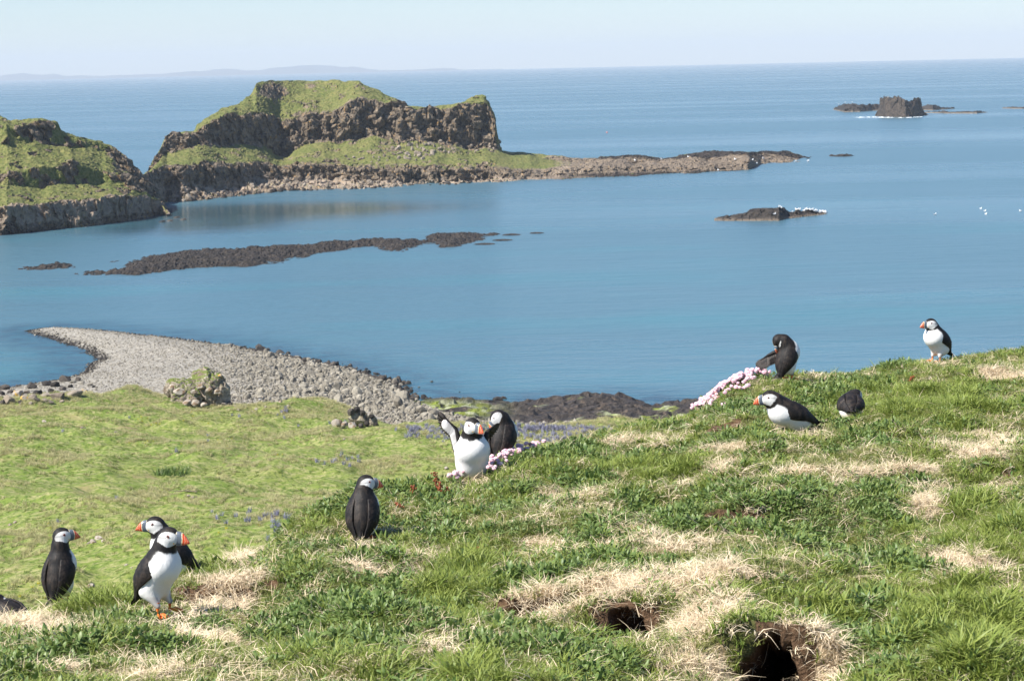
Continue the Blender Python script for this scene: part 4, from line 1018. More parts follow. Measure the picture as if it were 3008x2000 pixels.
BROAD = [(1180,1460,170,40),(1020,1500,90,40),(940,1790,230,110),(1050,1800,170,90),(150,1925,260,60),(480,1880,90,50),(2330,1530,260,110),(2200,1475,180,60),(1950,1530,250,70),(1650,1560,260,40),(2180,1300,140,50),(2250,1210,260,50),(2450,1180,160,50),(2600,1530,160,90),(1560,1880,180,60),(1250,1560,220,40),(2750,1250,180,40),(2560,1650,200,50),(1700,1940,160,50),(2600,1880,200,90),(900,1600,120,30)]
LUSH = [(2900,1560,180,110),(2700,1200,250,70),(1340,1700,110,90),(1950,1390,120,30),(430,1700,150,40),(2800,1850,220,120),(620,1700,90,20),(2450,1800,120,40),(1930,1400,80,30),(300,1790,200,30),(1450,1980,200,40)]
mS = blob(STRAW, 301); mE = blob(SOIL, 302, 0.45); mB = blob(BROAD, 303, 0.7); mL = blob(LUSH, 304)
gn = fbm(P3(X4 / 0.5, DD / 0.5, 0 * X4), 4, 305); g2 = fbm(P3(X4 / 0.16, DD / 0.16, 0 * X4), 3, 306)
mS = np.clip(np.maximum(mS, sst(0.26, 0.52, gn + 0.7 * g2) * 0.45 * (1 - mL) * (1 - mB)), 0, 1)
mS = mS * (.35 + .65 * sst(-.30, .22, fbm(P3(X4 / .16, DD / .22, 0 * X4), 4, 331) + .3 * blob([(1960,1770,330,70),(2130,1880,150,90),(2740,1500,80,55)], 335)))
mB = mB * sst(-.55, .1, fbm(P3(X4 / .22, DD / .22, 0 * X4), 3, 330))
mB = np.clip(np.maximum(mB, sst(0.05, 0.35, fbm(P3(X4 / 0.4, DD / 0.4, 0 * X4 + 5), 4, 307)) * 0.7), 0, 1) * (1 - 0.85 * mS)
mE = np.clip(np.maximum(mE, holeA), 0, 1)
turf = mk('turf', V4, gridF(nr4, nc4), M['turf'], attrs=dict(straw=mS.ravel(), soil=mE.ravel()))
tag(turf, 'bumpy clifftop turf with puffin burrows', kind='structure')

# sampling of places on the turf
rows_ok = len(Da) + nb + 4
A4 = np.abs((X4[:-1, 1:] - X4[:-1, :-1]) * (DD[1:, :-1] - DD[:-1, :-1]))
vis = (NPX[:-1, :-1] > -120) & (NPX[:-1, :-1] < 3130) & (NPY[:-1, :-1] < 2090)
vis[rows_ok:] = False
def spots(n, wgt):
    p = (A4 * vis * wgt[:-1, :-1]).ravel(); p = p / p.sum()
    k = rng.choice(p.size, n, p=p); i, j = k // (nc4 - 1), k % (nc4 - 1)
    a, b = rng.random(n)[:, None], rng.random(n)[:, None]
    P = (V4[i, j] * (1 - a) + V4[i, j + 1] * a) * (1 - b) + (V4[i + 1, j] * (1 - a) + V4[i + 1, j + 1] * a) * b
    return P, i, j
lump = sst(-.35, .35, fbm(P3(X4 / .17, DD / .24, 0 * X4), 3, 340)); lump2 = sst(-.4, .4, fbm(P3(X4 / .45, DD / .6, 0 * X4), 3, 341))
near = 1 / (0.35 + DD / 9)                                    # a little denser where it shows larger
keepH = 1 - sst(0.25, 0.7, holeA)
BF = [(0, 1812, .1), (450, 1850, .13), (500, 1860, .13), (1050, 1620, .1), (190, 1790, .1), (450, 1808, .13), (500, 1830, .13), (470, 1790, .13), (520, 1812, .1), (1048, 1585, .12), (1030, 1600, .1), (1385, 1420, .15), (2290, 1118, .12), (2285, 1262, .16), (2340, 1275, .14), (2500, 1232, .13), (2750, 1066, .13)]
feetm = np.zeros_like(Z4)
for (a, b, r_) in BF:
    i, j = at_fg(a, b); feetm = np.maximum(feetm, np.exp(-(((X4 - X4[i, j]) / r_) ** 2 + ((DD - DD[i, j]) / (r_ * 1.7)) ** 2) ** 2))
keepB = 1 - .93 * feetm
def fgrot(n, t=0.18): return np.stack([rng.normal(0, t, n), rng.normal(0, t, n), rng.uniform(0, 6.28, n)], -1)
SW = [tuft('sward_shape', M['sward'], 22, .012, .032, .022, .0022, 500 + i, lean=.9, segs=2) for i in range(5)]
GR = [tuft('grass_shape', M['grass'], 13, .020, .050, .020, .0046, 510 + i, lean=1.0, segs=3) for i in range(5)]
TL = [tuft('tall_grass_shape', M['grass'], 12, .06, .13, .012, .0036, 520 + i, lean=.8, segs=4) for i in range(3)]
ST = [tuft('straw_shape', M['straw'], 14, .02, .06, .03, .0022, 530 + i, lean=1.5, segs=3, flat=.35) for i in range(5)]
def leafclump(name, seed, n=8, L0=.016, L1=.038, arrow=False):
    r = np.random.default_rng(seed); VV = []; FF = []; T = []; off = 0
    for i in range(n):
        a = r.uniform(0, 6.28); Ln = r.uniform(L0, L1); W = Ln * r.uniform(.24, .40); h0 = r.uniform(.006, .028); el = r.uniform(-.1, 1.25); rd = r.uniform(.002, .018)
        d = np.array([math.cos(a) * math.cos(el), math.sin(a) * math.cos(el), math.sin(el)]); s_ = np.array([-math.sin(a), math.cos(a), 0]); up = np.cross(d, s_) * -1
        s_ = s_ * math.cos(.4 * r.normal()) + up * math.sin(.4 * r.normal()); st = np.array([math.cos(a), math.sin(a), 0]) * rd + np.array([0, 0, h0])
        prof = [(0, .10), (.15, .66), (.38, 1.0), (.70, .62), (1.0, .02)]
        pts = []
        for t, w in prof:
            c = st + d * Ln * t - np.array([0, 0, 1]) * Ln * .35 * t * t
            pts += [c - s_ * W * w * .5 + up * W * w * .16, c, c + s_ * W * w * .5 + up * W * w * .16]; T += [r.uniform(0, 1)] * 3
        for k in range(4):
            b = off + k * 3; FF += [(b, b + 1, b + 4, b + 3), (b + 1, b + 2, b + 5, b + 4)]
        VV += pts; off += 15
    return mesh_data(name, np.array(VV), np.array(FF), M['leaf'], smooth=True, attrs=dict(tone=np.array(T)))
LF = [leafclump('sorrel_shape', 540 + i) for i in range(5)] + [leafclump('large_sorrel_shape', 550 + i, 6, .022, .042) for i in range(3)]
DU = [mesh_data('down_shape', *ell((0, 0, .004), (.008, .005, .004), ICO1), M['feather'], smooth=False)]

bare = np.clip(mS + mE, 0, 1)
P, i, j = spots(50000, near * keepH * (1 - 0.45 * mS) * (1 - 0.85 * mE) * (1 - .75 * feetm))
n = len(P); scatter('fine_turf', P, fgrot(n), rng.uniform(.65, 1.25, n) * (1 - .35 * mS[i, j]) * (1 - .5 * feetm[i, j]), rng.integers(0, 5, n), SW, label='short fine turf covering the clifftop')
P, i, j = spots(46000, near * keepH * (0.38 + 0.9 * mL) * (1 - 0.70 * bare) * (1 - .5 * mB) * keepB)
n = len(P); scatter('grass', P, fgrot(n, .25), rng.uniform(.6, 1.25, n) * (.85 + .35 * mL[i, j]) * (.65 + .75 * lump[i, j]), rng.integers(0, 5, n), GR, label='broad bladed green grass on the clifftop')
P, i, j = spots(3600, near * keepH * (0.10 + mL) * (.1 + lump2 ** 2) * (1 - bare) * keepB)
n = len(P); scatter('tall_grass', P, fgrot(n, .2), rng.uniform(.35, .8, n), rng.integers(0, 3, n), TL, label='taller grass tufts standing out of the turf')
P, i, j = spots(40000, near * keepH * (0.09 + 1.2 * mB ** 1.3) * (.35 + .65 * lump2) * (1 - .78 * bare) * keepB)
n = len(P); scatter('sorrel_leaves', P, fgrot(n, .25), rng.uniform(.6, 1.2, n) * (.7 + .55 * lump[i, j]), np.where(rng.random(n) < .06, 5 + rng.integers(0, 3, n), rng.integers(0, 5, n)), LF, label='low broad leaved sorrel plants filling the hollows of the turf')
P, i, j = spots(26000, near * (0.04 + mS ** 1.5) * (1 - .5 * mE))
n = len(P); scatter('dry_straw', P, fgrot(n, .3), rng.uniform(.6, 1.3, n), rng.integers(0, 5, n), ST, label='dead pale grass and straw on the bare patches')
P, i, j = spots(500, near * (0.05 + mS * 1.2) * keepH)
n = len(P); scatter('droppings_and_down', P, fgrot(n), rng.uniform(.4, 1.1, n), 0 * j, DU, label='white specks of down and droppings on the turf')

def fgp(px_, py_, lift=0.0):
    i, j = at_fg(px_, py_); return V4[i, j] + np.array([0, 0, lift])
# pale dead roots hanging round the burrows
parts = []
def root_(px_, py_, L, seed, hang=0.3, th=0.0022):
    r = np.random.default_rng(seed); P = fgp(px_, py_, .01); a = r.uniform(0, 6.28); d = np.array([math.cos(a), math.sin(a) * .6, r.uniform(.1, .6)]); pts = [P]
    for k in range(9):
        d = d + r.normal(0, .42, 3) + np.array([0, -.12, -hang]); d /= np.linalg.norm(d)
        pts.append(pts[-1] + d * L / 9)
    parts.append(tube(pts, np.linspace(th, th * .4, 10), 5))
for k in range(70):
    root_(2265 + rng.normal() * 70, 1885 + rng.normal() * 8, rng.uniform(.05, .13), 1500 + k, .75, rng.uniform(.0009, .0018))
for k in range(60):
    root_(1850 + rng.normal() * 90, 1798 + rng.normal() * 8, rng.uniform(.04, .10), 1600 + k, .75, rng.uniform(.0009, .0018))
for k in range(330):
    b = rng.choice([0, 1, 2, 3, 4], p=[.36, .28, .12, .1, .14])
    c = [(1960,1755,260,45), (2270,1860,170,60), (2750,1500,80,55), (2880,1330,130,50), (1330,1920,110,50)][b]
    root_(c[0] + rng.normal() * c[2] * .5, c[1] + rng.normal() * c[3] * .5, rng.uniform(.06, .22), 900 + k, .3, rng.uniform(.0011, .0024))
V, F = join(parts); 
o = mk('dead_roots', V, np.concatenate(F), M['straw'], attrs=dict(tone=np.full(len(V), .5))); tag(o, 'tangle of pale dead roots round the burrow mouths', kind='stuff')

# single plants that stand out
def sorrel_spike(px_, py_, h, seed, label):
    r = np.random.default_rng(seed); P = fgp(px_, py_); rt = empty('sorrel_spike', tuple(P)); tag(rt, label, 'plant')
    pts = [(0, 0, 0), (r.normal() * .006, 0, h * .5), (r.normal() * .015, 0, h)]
    V, F = tube(pts, [.002, .0016, .001], 5); mk('stem', V, F, M['redspike'], rt, attrs=dict(tone=np.zeros(len(V))))
    pp = []
    for k in range(26):
        t = r.uniform(.45, 1); c = np.array([pts[2][0] * t + r.normal() * .006, r.normal() * .006, h * t]); pp.append(ell(c, (.0042, .0042, .0052), ICO1))
    V, F = join(pp); mk('flower_head', V, np.concatenate(F), M['redspike'], rt, attrs=dict(tone=r.random(len(V))), smooth=False)
    me = LF[seed % 5]; o = link('leaves', me, rt)
for k, (a, b, h, l) in enumerate([(1280,1462,.12,'tallest red sorrel spike on the turf edge between two puffins'),(1292,1470,.09,'red sorrel spike just right of the tallest one'),(1218,1464,.06,'short red sorrel spike left of the tall one'),(1276,1492,.05,'stubby red sorrel spike below the tall one'),(1314,1466,.055,'small rusty sorrel spike right of the two tall ones'),(1183,1500,.035,'low rusty sorrel spike at the far left of its group'),(2665,1130,.05,'small rusty sorrel spike on the slope below the standing puffin on the right'),(1400,1640,.04,'tiny rusty sorrel spike in the middle of the turf')]):
    sorrel_spike(a, b, h, 600 + k, l)
V, F, t = blades(9, .06, .10, .006, .012, 640, lean=.35, segs=4)
P = fgp(1216, 1440); o = mk('leaf_rosette', V, F, M['leaf'], attrs=dict(tone=t)); o.location = P; tag(o, 'upright rosette of broad pale green leaves on the skyline left of the red spikes', 'plant')

# sea thrift
def head_mesh(seed, mat):
    V, F = ICO3; r = np.random.default_rng(seed); V = V * (1 + r.uniform(-.2, .22, len(V)))[:, None] * np.array([1, 1, .78])
    return mesh_data('thrift_head', V, F, mat, smooth=False, attrs=dict(tone=r.random(len(V))))
HD = [head_mesh(k, M['pink']) for k in range(4)]; HB = [head_mesh(k + 9, M['pinkcore']) for k in range(2)]
def thrift(spec, label, sd):
    r = np.random.default_rng(sd); P0 = fgp(spec[0][0], spec[0][1]); rt = empty('thrift_clump', tuple(P0)); tag(rt, label, 'flowers')
    stems = []; cush = []
    for (a, b, rx, ry, n, up) in spec:
        for k in range(n):
            x_ = a + r.uniform(-1, 1) * rx; y_ = b + r.uniform(-1, 1) * ry
            G = fgp(x_, max(y_, ip(crest, x_) + 1)); h = r.uniform(.035, .06) * up
            Pt = G + np.array([r.normal() * .008, r.normal() * .03, h])
            s_ = r.uniform(.0085, .0125) * (G[1] / 11)
            o = link('flower_head', (HB if r.random() < .07 else HD)[r.integers(2) if r.random() < .5 else 0], rt)
            o.location = Pt - P0; o.rotation_euler = (r.normal() * .3, r.normal() * .3, r.uniform(0, 6)); o.scale = (s_,) * 3
            stems.append(tube([G - P0, (G + Pt) / 2 - P0 + r.normal(0, .003, 3), Pt - P0], .0013, 4))
            v_, f_, t_ = blades(10, .02, .05, .02, .0022, int(r.integers(1e6)), lean=.6, segs=2); cush.append((v_ + (G - P0), f_))
    V, F = join(stems); o = mk('stems', V, np.concatenate(F), M['grass'], rt, attrs=dict(tone=np.zeros(len(V)))); tag(o, kind='stuff')
    V, F = join(cush); o = mk('leaf_cushion', V, np.concatenate(F), M['grass'], rt, attrs=dict(tone=np.zeros(len(V)))); tag(o, kind='stuff')
thrift([(2058,1190,16,26,40,1), (2078,1165,24,24,42,1), (2105,1136,28,18,46,1.05), (2150,1116,32,16,48,1.1), (2205,1106,40,12,44,1.05), (2110,1190,26,16,8,.8), (2165,1150,30,12,14,.8), (2108,1166,34,16,24,.9), (2082,1196,24,16,20,.9), (2245,1112,16,6,10,.9), (2215,1135,12,8,3,1)],
       'pink sea thrift cushion on the edge of the turf left of the preening puffin', 71)
thrift([(1345,1385,18,28,10,1), (1332,1360,8,20,7,1), (1465,1365,24,26,26,1), (1490,1330,30,14,26,1), (1535,1320,26,14,20,1), (1580,1308,22,8,12,1), (1440,1395,18,12,10,1), (1520,1345,20,10,8,1)],
       'pink sea thrift cushion behind the wing flapping puffin', 72)

# ------------------------------------------------------------------ puffins
def m_plumage():
    s = NT('puffin_plumage')
    c = s.attr('col', 'Color'); dk = s.attr('dark')
    fe = s.noise(60, 4, 0.7, s.mapv((1, 1, 0.45))); f2 = s.noise(210, 3, 0.6)
    brown_edged = s.mix(s.ramp(fe, [(0.45, 0.0), (0.72, 0.55)]), c, (0.075, 0.055, 0.042))  # brown feather edges mottling the dark plumage
    c2 = s.mix(dk, s.mix(s.ramp(f2, [(0.35, 0.0), (0.7, 0.18)]), c, (0.55, 0.52, 0.48)), brown_edged)
    n = s.bump(fe, 0.35, 0.006, s.bump(f2, 0.3, 0.002))
    return s.fin(c2, s.math('MULTIPLY_ADD', dk, -0.25, 0.85), n, 0.25)
def m_col(name, rough, spec=0.5):
    s = NT(name); return s.fin(s.attr('col', 'Color'), rough, s.bump(s.noise(150, 2), 0.1, 0.002), spec)
MP, MBILL = m_plumage(), m_col('puffin_bill', 0.35)
MLEG = m_plain('puffin_leg_orange', (0.72, 0.17, 0.025), .45, .4, .2, 60)
MEYE = m_plain('puffin_eye', (0.01, 0.008, 0.007), .1, .8); MRING = m_plain('puffin_eye_ring', (0.30, 0.05, 0.03), .6)
MRIC = m_plain('puffin_gape', (0.80, 0.38, 0.02), .6)

def nets(f, org, h):
    """naive surface nets of a sampled distance field"""
    ins = f < 0; nx, ny, nz = f.shape
    cs = [(a, b, c) for a in (0, 1) for b in (0, 1) for c in (0, 1)]
    def S(A, o): return A[o[0]:nx - 1 + o[0], o[1]:ny - 1 + o[1], o[2]:nz - 1 + o[2]]
    cnt = sum(S(ins, o).astype(np.int8) for o in cs); act = (cnt > 0) & (cnt < 8)
    idx = np.full(act.shape, -1, np.int64); I = np.argwhere(act); idx[act] = np.arange(len(I))
    acc = np.zeros((len(I), 3)); num = np.zeros(len(I))
    for o in cs:
        for ax in range(3):
            if o[ax]: continue
            p = list(o); p[ax] = 1
            a = f[I[:, 0] + o[0], I[:, 1] + o[1], I[:, 2] + o[2]]; b = f[I[:, 0] + p[0], I[:, 1] + p[1], I[:, 2] + p[2]]
            m = (a < 0) != (b < 0); t = np.where(m, a / np.where(m, a - b, 1), 0)
            pos = np.array(o, float)[None] + 0 * acc; pos[:, ax] += t
            acc += pos * m[:, None]; num += m
    V = (I + acc / num[:, None]) * h + org; F = []
    for ax in range(3):
        b, c = (ax + 1) % 3, (ax + 2) % 3
        sl0 = [slice(0, None)] * 3; sl1 = [slice(0, None)] * 3; sl0[ax] = slice(0, -1); sl1[ax] = slice(1, None)
        A, B = ins[tuple(sl0)], ins[tuple(sl1)]; E = np.argwhere(A != B)
        E = E[(E[:, b] > 0) & (E[:, c] > 0) & (E[:, b] < f.shape[b] - 1) & (E[:, c] < f.shape[c] - 1)]
        flip = B[tuple(E.T)]
        def G(db, dc):
            e = E.copy(); e[:, b] -= db; e[:, c] -= dc; return idx[tuple(e.T)]
        q = np.stack([G(1, 1), G(0, 1), G(0, 0), G(1, 0)], -1); q[flip] = q[flip][:, ::-1]; F.append(q)
    return V, np.concatenate(F)
def rotm(yaw=0, pitch=0, roll=0):
    return np.array((Matrix.Rotation(R(yaw), 3, 'Z') @ Matrix.Rotation(R(-pitch), 3, 'Y') @ Matrix.Rotation(R(roll), 3, 'X')))
def sd_ell(q, r):
    r = np.array(r); k0 = np.sqrt(((q / r) ** 2).sum(-1)); k1 = np.sqrt(((q / r ** 2) ** 2).sum(-1)) + 1e-9
    return k0 * (k0 - 1) / k1
def sd_cone(p, a, b, ra, rb):
    ba = b - a; t = np.clip(((p - a) @ ba) / (ba @ ba), 0, 1)
    return np.sqrt(((p - a - t[..., None] * ba) ** 2).sum(-1)) - (ra + (rb - ra) * t)
def smin(a, b, k):
    h_ = np.clip(0.5 + 0.5 * (b - a) / k, 0, 1); return b + (a - b) * h_ - k * h_ * (1 - h_)

BLACK, WHITE, GREY = np.array([.008, .0072, .0072]), np.array([.80, .79, .76]), np.array([.60, .60, .59])
HR = np.array([.0335, .0265, .0305])
def puffin(loc, yaw, label, pitch=58, bc=(0, 0, .128), head=(.040, 0, .235), hyaw=0, hpitch=0, hroll=0, neck=.027, scale=1.0, legs=((.012, .028, 8), (.012, -.028, -8)),
           wings='folded', lean=0.0, stretch=1.0, fat=1.0, lie=False, sink=0.0, legvis=True, wing_args=None, bill=True):
    """bird in its own frame: +X ahead, +Z up, feet on z = 0; head frame +X along the bill"""
    root = empty('puffin', (loc[0], loc[1], loc[2] - sink), R(yaw)); root.scale = (scale,) * 3
    root.rotation_euler = (0, R(lean), R(yaw)); tag(root, label, 'puffin', 'puffins on the clifftop')
    RB = rotm(0, pitch, 0); bc = np.array(bc); hd = np.array(head); RH = rotm(hyaw, hpitch, hroll)
    tw = lambda v: bc + RB @ np.array(v)                         # body frame -> bird frame
    h = .0030; lo = np.array([-.19, -.12, -.005]); hi = np.array([.17, .12, max(hd[2], .2) + .05])
    g = [np.arange(lo[k], hi[k], h) for k in range(3)]; P = np.stack(np.meshgrid(*g, indexing='ij'), -1)
    B = (P - bc) @ RB
    f = sd_ell(B / np.array([stretch, fat, fat]) , (.082, .054, .052))
    f = smin(f, sd_ell(B - [.030, 0, -.008], (.052 * stretch, .054 * fat, .050 * fat)), .02)
    f = smin(f, sd_ell(B - [-.040 * stretch, 0, -.010], (.055 * stretch, .048 * fat, .046 * fat)), .02)
    f = smin(f, sd_cone(B, np.array([-.05 * stretch, 0, .004]), np.array([-.105 * stretch, 0, .016]), .034, .012), .02)
    nb_ = tw((.050 * stretch, 0, .012)); hn = hd + RH @ np.array([-.006, 0, -.006])
    mid_ = (nb_ + hn) / 2 + RB @ np.array([.008, 0, .004])
    f = smin(f, sd_cone(P, nb_, mid_, .040, neck + .003), .022); f = smin(f, sd_cone(P, mid_, hn, neck + .003, neck - .003), .018)
    Q = (P - hd) @ RH
    f = smin(f, sd_ell(Q, HR), .010)
    f = smin(f, sd_ell(Q - [.018, 0, -.004], (.018, .0165, .020)), .008)
    hips = []
    for (fx, fy, fyaw) in legs:
        hp = tw((-.052 * stretch, math.copysign(.026, fy), -.020)); kn = np.array([fx - .004, fy, max(.035, .30 * hp[2])]); hips.append((hp, kn))
        if not lie: f = smin(f, sd_cone(P, hp, kn, .024, .0085), .018)
    V, F = nets(f, lo, h)
    B = (V - bc) @ RB; Q = (V - hd) @ RH; n1 = fbm(V / .012, 3, 5) * .004 + fbm(V / .004, 2, 6) * .0015
    # belly white, back black, dark collar round the neck
    hn_ = np.sqrt(((Q / HR) ** 2).sum(-1)); isneck = sst(.052 * stretch, .058 * stretch, B[:, 0] + .35 * B[:, 2] + n1)
    ax_n = (mid_ - nb_); ax_n = ax_n / np.linalg.norm(ax_n); along = (V - nb_) @ ax_n
    isneck = np.maximum(isneck * 0, sst(.024, .030, along + n1 + .10 * (B[:, 2])))
    isneck = np.maximum(isneck, (np.sqrt(((V - hd) ** 2).sum(-1)) < .040) * 1.0)
    white = sst(.013, .002, B[:, 2] + n1 - .10 * np.clip(B[:, 0], -.1, .05) + .0) * (1 - isneck)
    tail = sst(-.085 * stretch, -.10 * stretch, B[:, 0]); white = white * (1 - tail * (B[:, 2] > .008))
    col = BLACK[None] * (1 - white[:, None]) + WHITE[None] * white[:, None]
    col = col * (1 - (sst(-.035, -.06, B[:, 0]) * white * sst(.0, .05, .06 - np.abs(B[:, 1])) * .35)[:, None] * np.array([.1, .35, .7]))
    if not lie:
        dth = np.min([sd_cone(V, a, b, .02, .0085) for a, b in hips], 0); th_ = sst(.006, .001, dth) * (V[:, 2] < bc[2] - .035)
        thc = np.where((np.abs(V[:, 1]) > .030)[:, None], .25, .62) * np.array([1, .98, .95]); col = col * (1 - th_[:, None] * .8) + thc * th_[:, None] * .8
    # face
    cheek = sst(1.08, .96, ((Q[:, 0] - .004) / .030) ** 2 + ((Q[:, 2] + .0035 - .06 * (Q[:, 0] - 0)) / .0225) ** 2) * (hn_ < 1.3)
    cheek = cheek * np.where(np.abs(Q[:, 1]) < .0095, sst(.012, .006, Q[:, 2]) * sst(.0, .012, Q[:, 0]) * sst(-.024, -.016, Q[:, 2]), 1)
    back = sst(.0, -.026, Q[:, 0]); gc = WHITE * .84 * (1 - back[:, None] * .42) * (1 - sst(0, .018, Q[:, 2])[:, None] * .06)
    line = np.exp(-((Q[:, 2] - (.0035 + (Q[:, 0]) * .16)) / .0016) ** 2) * (Q[:, 0] < .004) * (Q[:, 0] > -.027)
    gc = gc * (1 - .55 * line[:, None])
    tri = (np.abs(Q[:, 0] - .0085) < np.clip((.0135 - Q[:, 2]) * .45, 0, .004)) & (Q[:, 2] > .004) & (np.abs(Q[:, 1]) > .012); gc[tri] = [.03, .028, .028]
    col = col * (1 - cheek[:, None]) + gc * cheek[:, None]
    lum = col.mean(-1); dark = sst(.25, .08, lum)
    mk('body', V, F, MP, root, attrs=dict(col=col, dark=dark))
    # bill
    if bill:
        ns, nk = 26, 22; VV = []; CC = []
        for i in range(ns):
            t = i / (ns - 1); x = .024 + .040 * t
            zt = .0165 * (1 - t ** 1.9) + (-.0085) * t ** 1.9 + .003 * math.sin(t * PI); zb = -.0205 + .0095 * t ** 1.3; wd = .0118 * (1 - t) ** .8 + .0012
            for k in range(nk):
                a = 2 * PI * k / nk; zc, hz_ = (zt + zb) / 2, (zt - zb) / 2
                yy = wd * math.copysign(abs(math.cos(a)) ** .9, math.cos(a)); zz = zc + hz_ * math.copysign(abs(math.sin(a)) ** .8, math.sin(a))
                xb = t - .10 * (1 - ((zz - zc) / max(hz_, 1e-4)) ** 2) + .03
                if t > .985: yy, zz = yy * .2, zc + (zz - zc) * .5
                if xb < .08: c = (.78, .66, .42)
                elif xb < .42: c = (.115, .135, .165)
                elif xb < .485: c = (.80, .68, .42)
                else:
                    c = (.66, .075, .022)
                    if abs(xb - .64) < .022 or abs(xb - .80) < .02: c = (.80, .42, .26)
                    if xb > .93: c = (.72, .30, .12)
                if abs(zz - (zb + (zt - zb) * .40)) < .0011: c = tuple(q_ * .45 for q_ in c)
                VV.append((x, yy, zz)); CC.append(c)
        VV = np.array(VV); VV = (VV - [.024, 0, -.002]) * [1.12, 1.1, 1.16] + [.024, 0, -.002]; VV = VV @ RH.T + hd; i = np.arange(ns - 1)[:, None]; j = np.arange(nk)[None]
        FF = np.stack([i * nk + j, i * nk + (j + 1) % nk, (i + 1) * nk + (j + 1) % nk, (i + 1) * nk + j], -1).reshape(-1, 4)
        mk('bill', VV, FF, MBILL, root, attrs=dict(col=np.array(CC)))
        for s in (1, -1):
            v, f_ = ell((.0215, s * .0150, -.0125), (.0048, .0030, .0042), ICO2); mk('gape_rosette', v @ RH.T + hd, f_, MRIC, root)
    for s in (1, -1):
        y_ = s * (HR[1] * math.sqrt(max(0, 1 - (.0085 / HR[0]) ** 2 - (.006 / HR[2]) ** 2)) + .0008)
        v, f_ = ell((.0085, y_ - s * .0018, .006), (.0034, .0026, .0034), ICO2); e = mk('eye', v @ RH.T + hd, f_, MEYE, root)
        a = np.linspace(0, 2 * PI, 15)[:-1]; pts = P3(.0085 + .0040 * np.cos(a), y_ + 0 * a - s * .0002, .006 + .0040 * np.sin(a))
        v, f_ = tube(np.concatenate([pts, pts[:1]]), .0007, 5); mk('eye_ring', v @ RH.T + hd, f_, MRING, e)
    # legs and webbed feet
    if legvis:
        for (fx, fy, fyaw), (hp, kn) in zip(legs, hips):
            an = np.array([fx - .006, fy, .012]); v, f_ = tube([kn + [0, 0, .012], kn * .5 + an * .5, an, an + [.004, 0, -.004]], [.0060, .0046, .0048, .0050], 8)
            lg = mk('leg', v, f_, MLEG, root)
            c, s_ = math.cos(R(fyaw)), math.sin(R(fyaw)); fp = []; ff_ = []
            toes = [(-28, .040), (0, .047), (28, .040)]; base_ = np.array([fx - .006, fy, .009])
            for (ta, tl) in toes:
                d = np.array([math.cos(R(ta + fyaw)), math.sin(R(ta + fyaw)), 0]); fp.append(tube([base_, base_ + d * tl * .5 + [0, 0, .002], base_ + d * tl + [0, 0, -.006]], [.0045, .0036, .0018], 6))
            tips = [base_ + np.array([math.cos(R(ta + fyaw)), math.sin(R(ta + fyaw)), 0]) * tl * .93 + [0, 0, -.004] for ta, tl in toes]
            wv = []; wf = []
            for up in (0.0008, -0.0008):
                wv += [base_ + [0, 0, up], tips[0] + [0, 0, up], (tips[0] + tips[1]) / 2 * .88 + base_ * .12 + [0, 0, up], tips[1] + [0, 0, up], (tips[1] + tips[2]) / 2 * .88 + base_ * .12 + [0, 0, up], tips[2] + [0, 0, up]]
            v, f_ = join(fp); f_ = np.concatenate(f_); off = len(v); v = np.concatenate([v, np.array(wv)])
            tri = np.array([(0, 1, 2, 2), (0, 2, 3, 3), (0, 3, 4, 4), (0, 4, 5, 5)])[:, :3]
            wf = np.concatenate([tri, tri[:, ::-1] + 6]) + off
            mk('foot', v, [f_, wf], MLEG, lg)
    # tail
    for_t = []
    for k in range(7):
        a = (k - 3) * .13; o_ = np.array([-.088 * stretch, 0, .018]); d = np.array([-math.cos(a), math.sin(a), .05 - abs(k - 3) * .02]); L_ = .062 - abs(k - 3) * .004
        sd_ = np.array([math.sin(a), math.cos(a), 0]); pr = []
        for t, w_ in ((0, .006), (.5, .0085), (.85, .007), (1, .0015)):
            c = o_ + d * L_ * t; 
            for (e1, e2) in ((-1, 0), (0, .0016), (1, 0), (0, -.0016)): pr.append(c + sd_ * w_ * e1 + np.array([0, 0, e2 + .0006 * k]))
        pr = np.array(pr); i = np.arange(3)[:, None]; j = np.arange(4)[None]
        for_t.append((pr, np.stack([i * 4 + j, i * 4 + (j + 1) % 4, (i + 1) * 4 + (j + 1) % 4, (i + 1) * 4 + j], -1).reshape(-1, 4)))
    v, f_ = join(for_t); mk('tail', v @ RB.T + bc, np.concatenate(f_), MP, root, attrs=dict(col=np.tile(BLACK, (len(v), 1)), dark=np.ones(len(v))))
    # wings
    for s in (1, -1):
        mode = wings if isinstance(wings, str) else wings[0 if s == 1 else 1]
        if mode == 'folded':
            nu, nv = 46, 18; u = np.linspace(0, 1, nu)[:, None]; v_ = np.linspace(0, 1, nv)[None]
            ax = .056 - .178 * u + 0 * v_
            prof = np.sqrt(np.clip(1 - ((ax + .008) / .092) ** 2, 0, 1)); rs = np.maximum(.0555 * prof, .012 * (1 - u)) * fat; rd = np.maximum(.053 * prof, .012) * fat
            rs = np.where(ax < -.045, np.maximum(rs, .050 * fat - (-.045 - ax) * .50), rs); rd = np.where(ax < -.045, np.maximum(rd * .8, .046 * fat - (-.045 - ax) * .36), rd)
            th_lo = R(-28) + R(36) * sst(.05, .95, u) + R(26) * (1 - sst(0, .14, u)); th_hi = R(66) - R(12) * u - R(22) * (1 - sst(0, .10, u))
            th = th_lo + (th_hi - th_lo) * v_; th = np.where(u > .97, th_lo + (th_hi - th_lo) * (.5 + (v_ - .5) * .3), th)
            feath = .0016 * ((u * 9 + .35 * np.sin(v_ * 26)) % 1.0) * (u < .62) + .0016 * ((v_ * 6) % 1.0) * (u >= .55)
            off = .0045 + .003 * np.sin(PI * v_) * np.sin(PI * np.clip(u * 1.2, 0, 1)) + feath
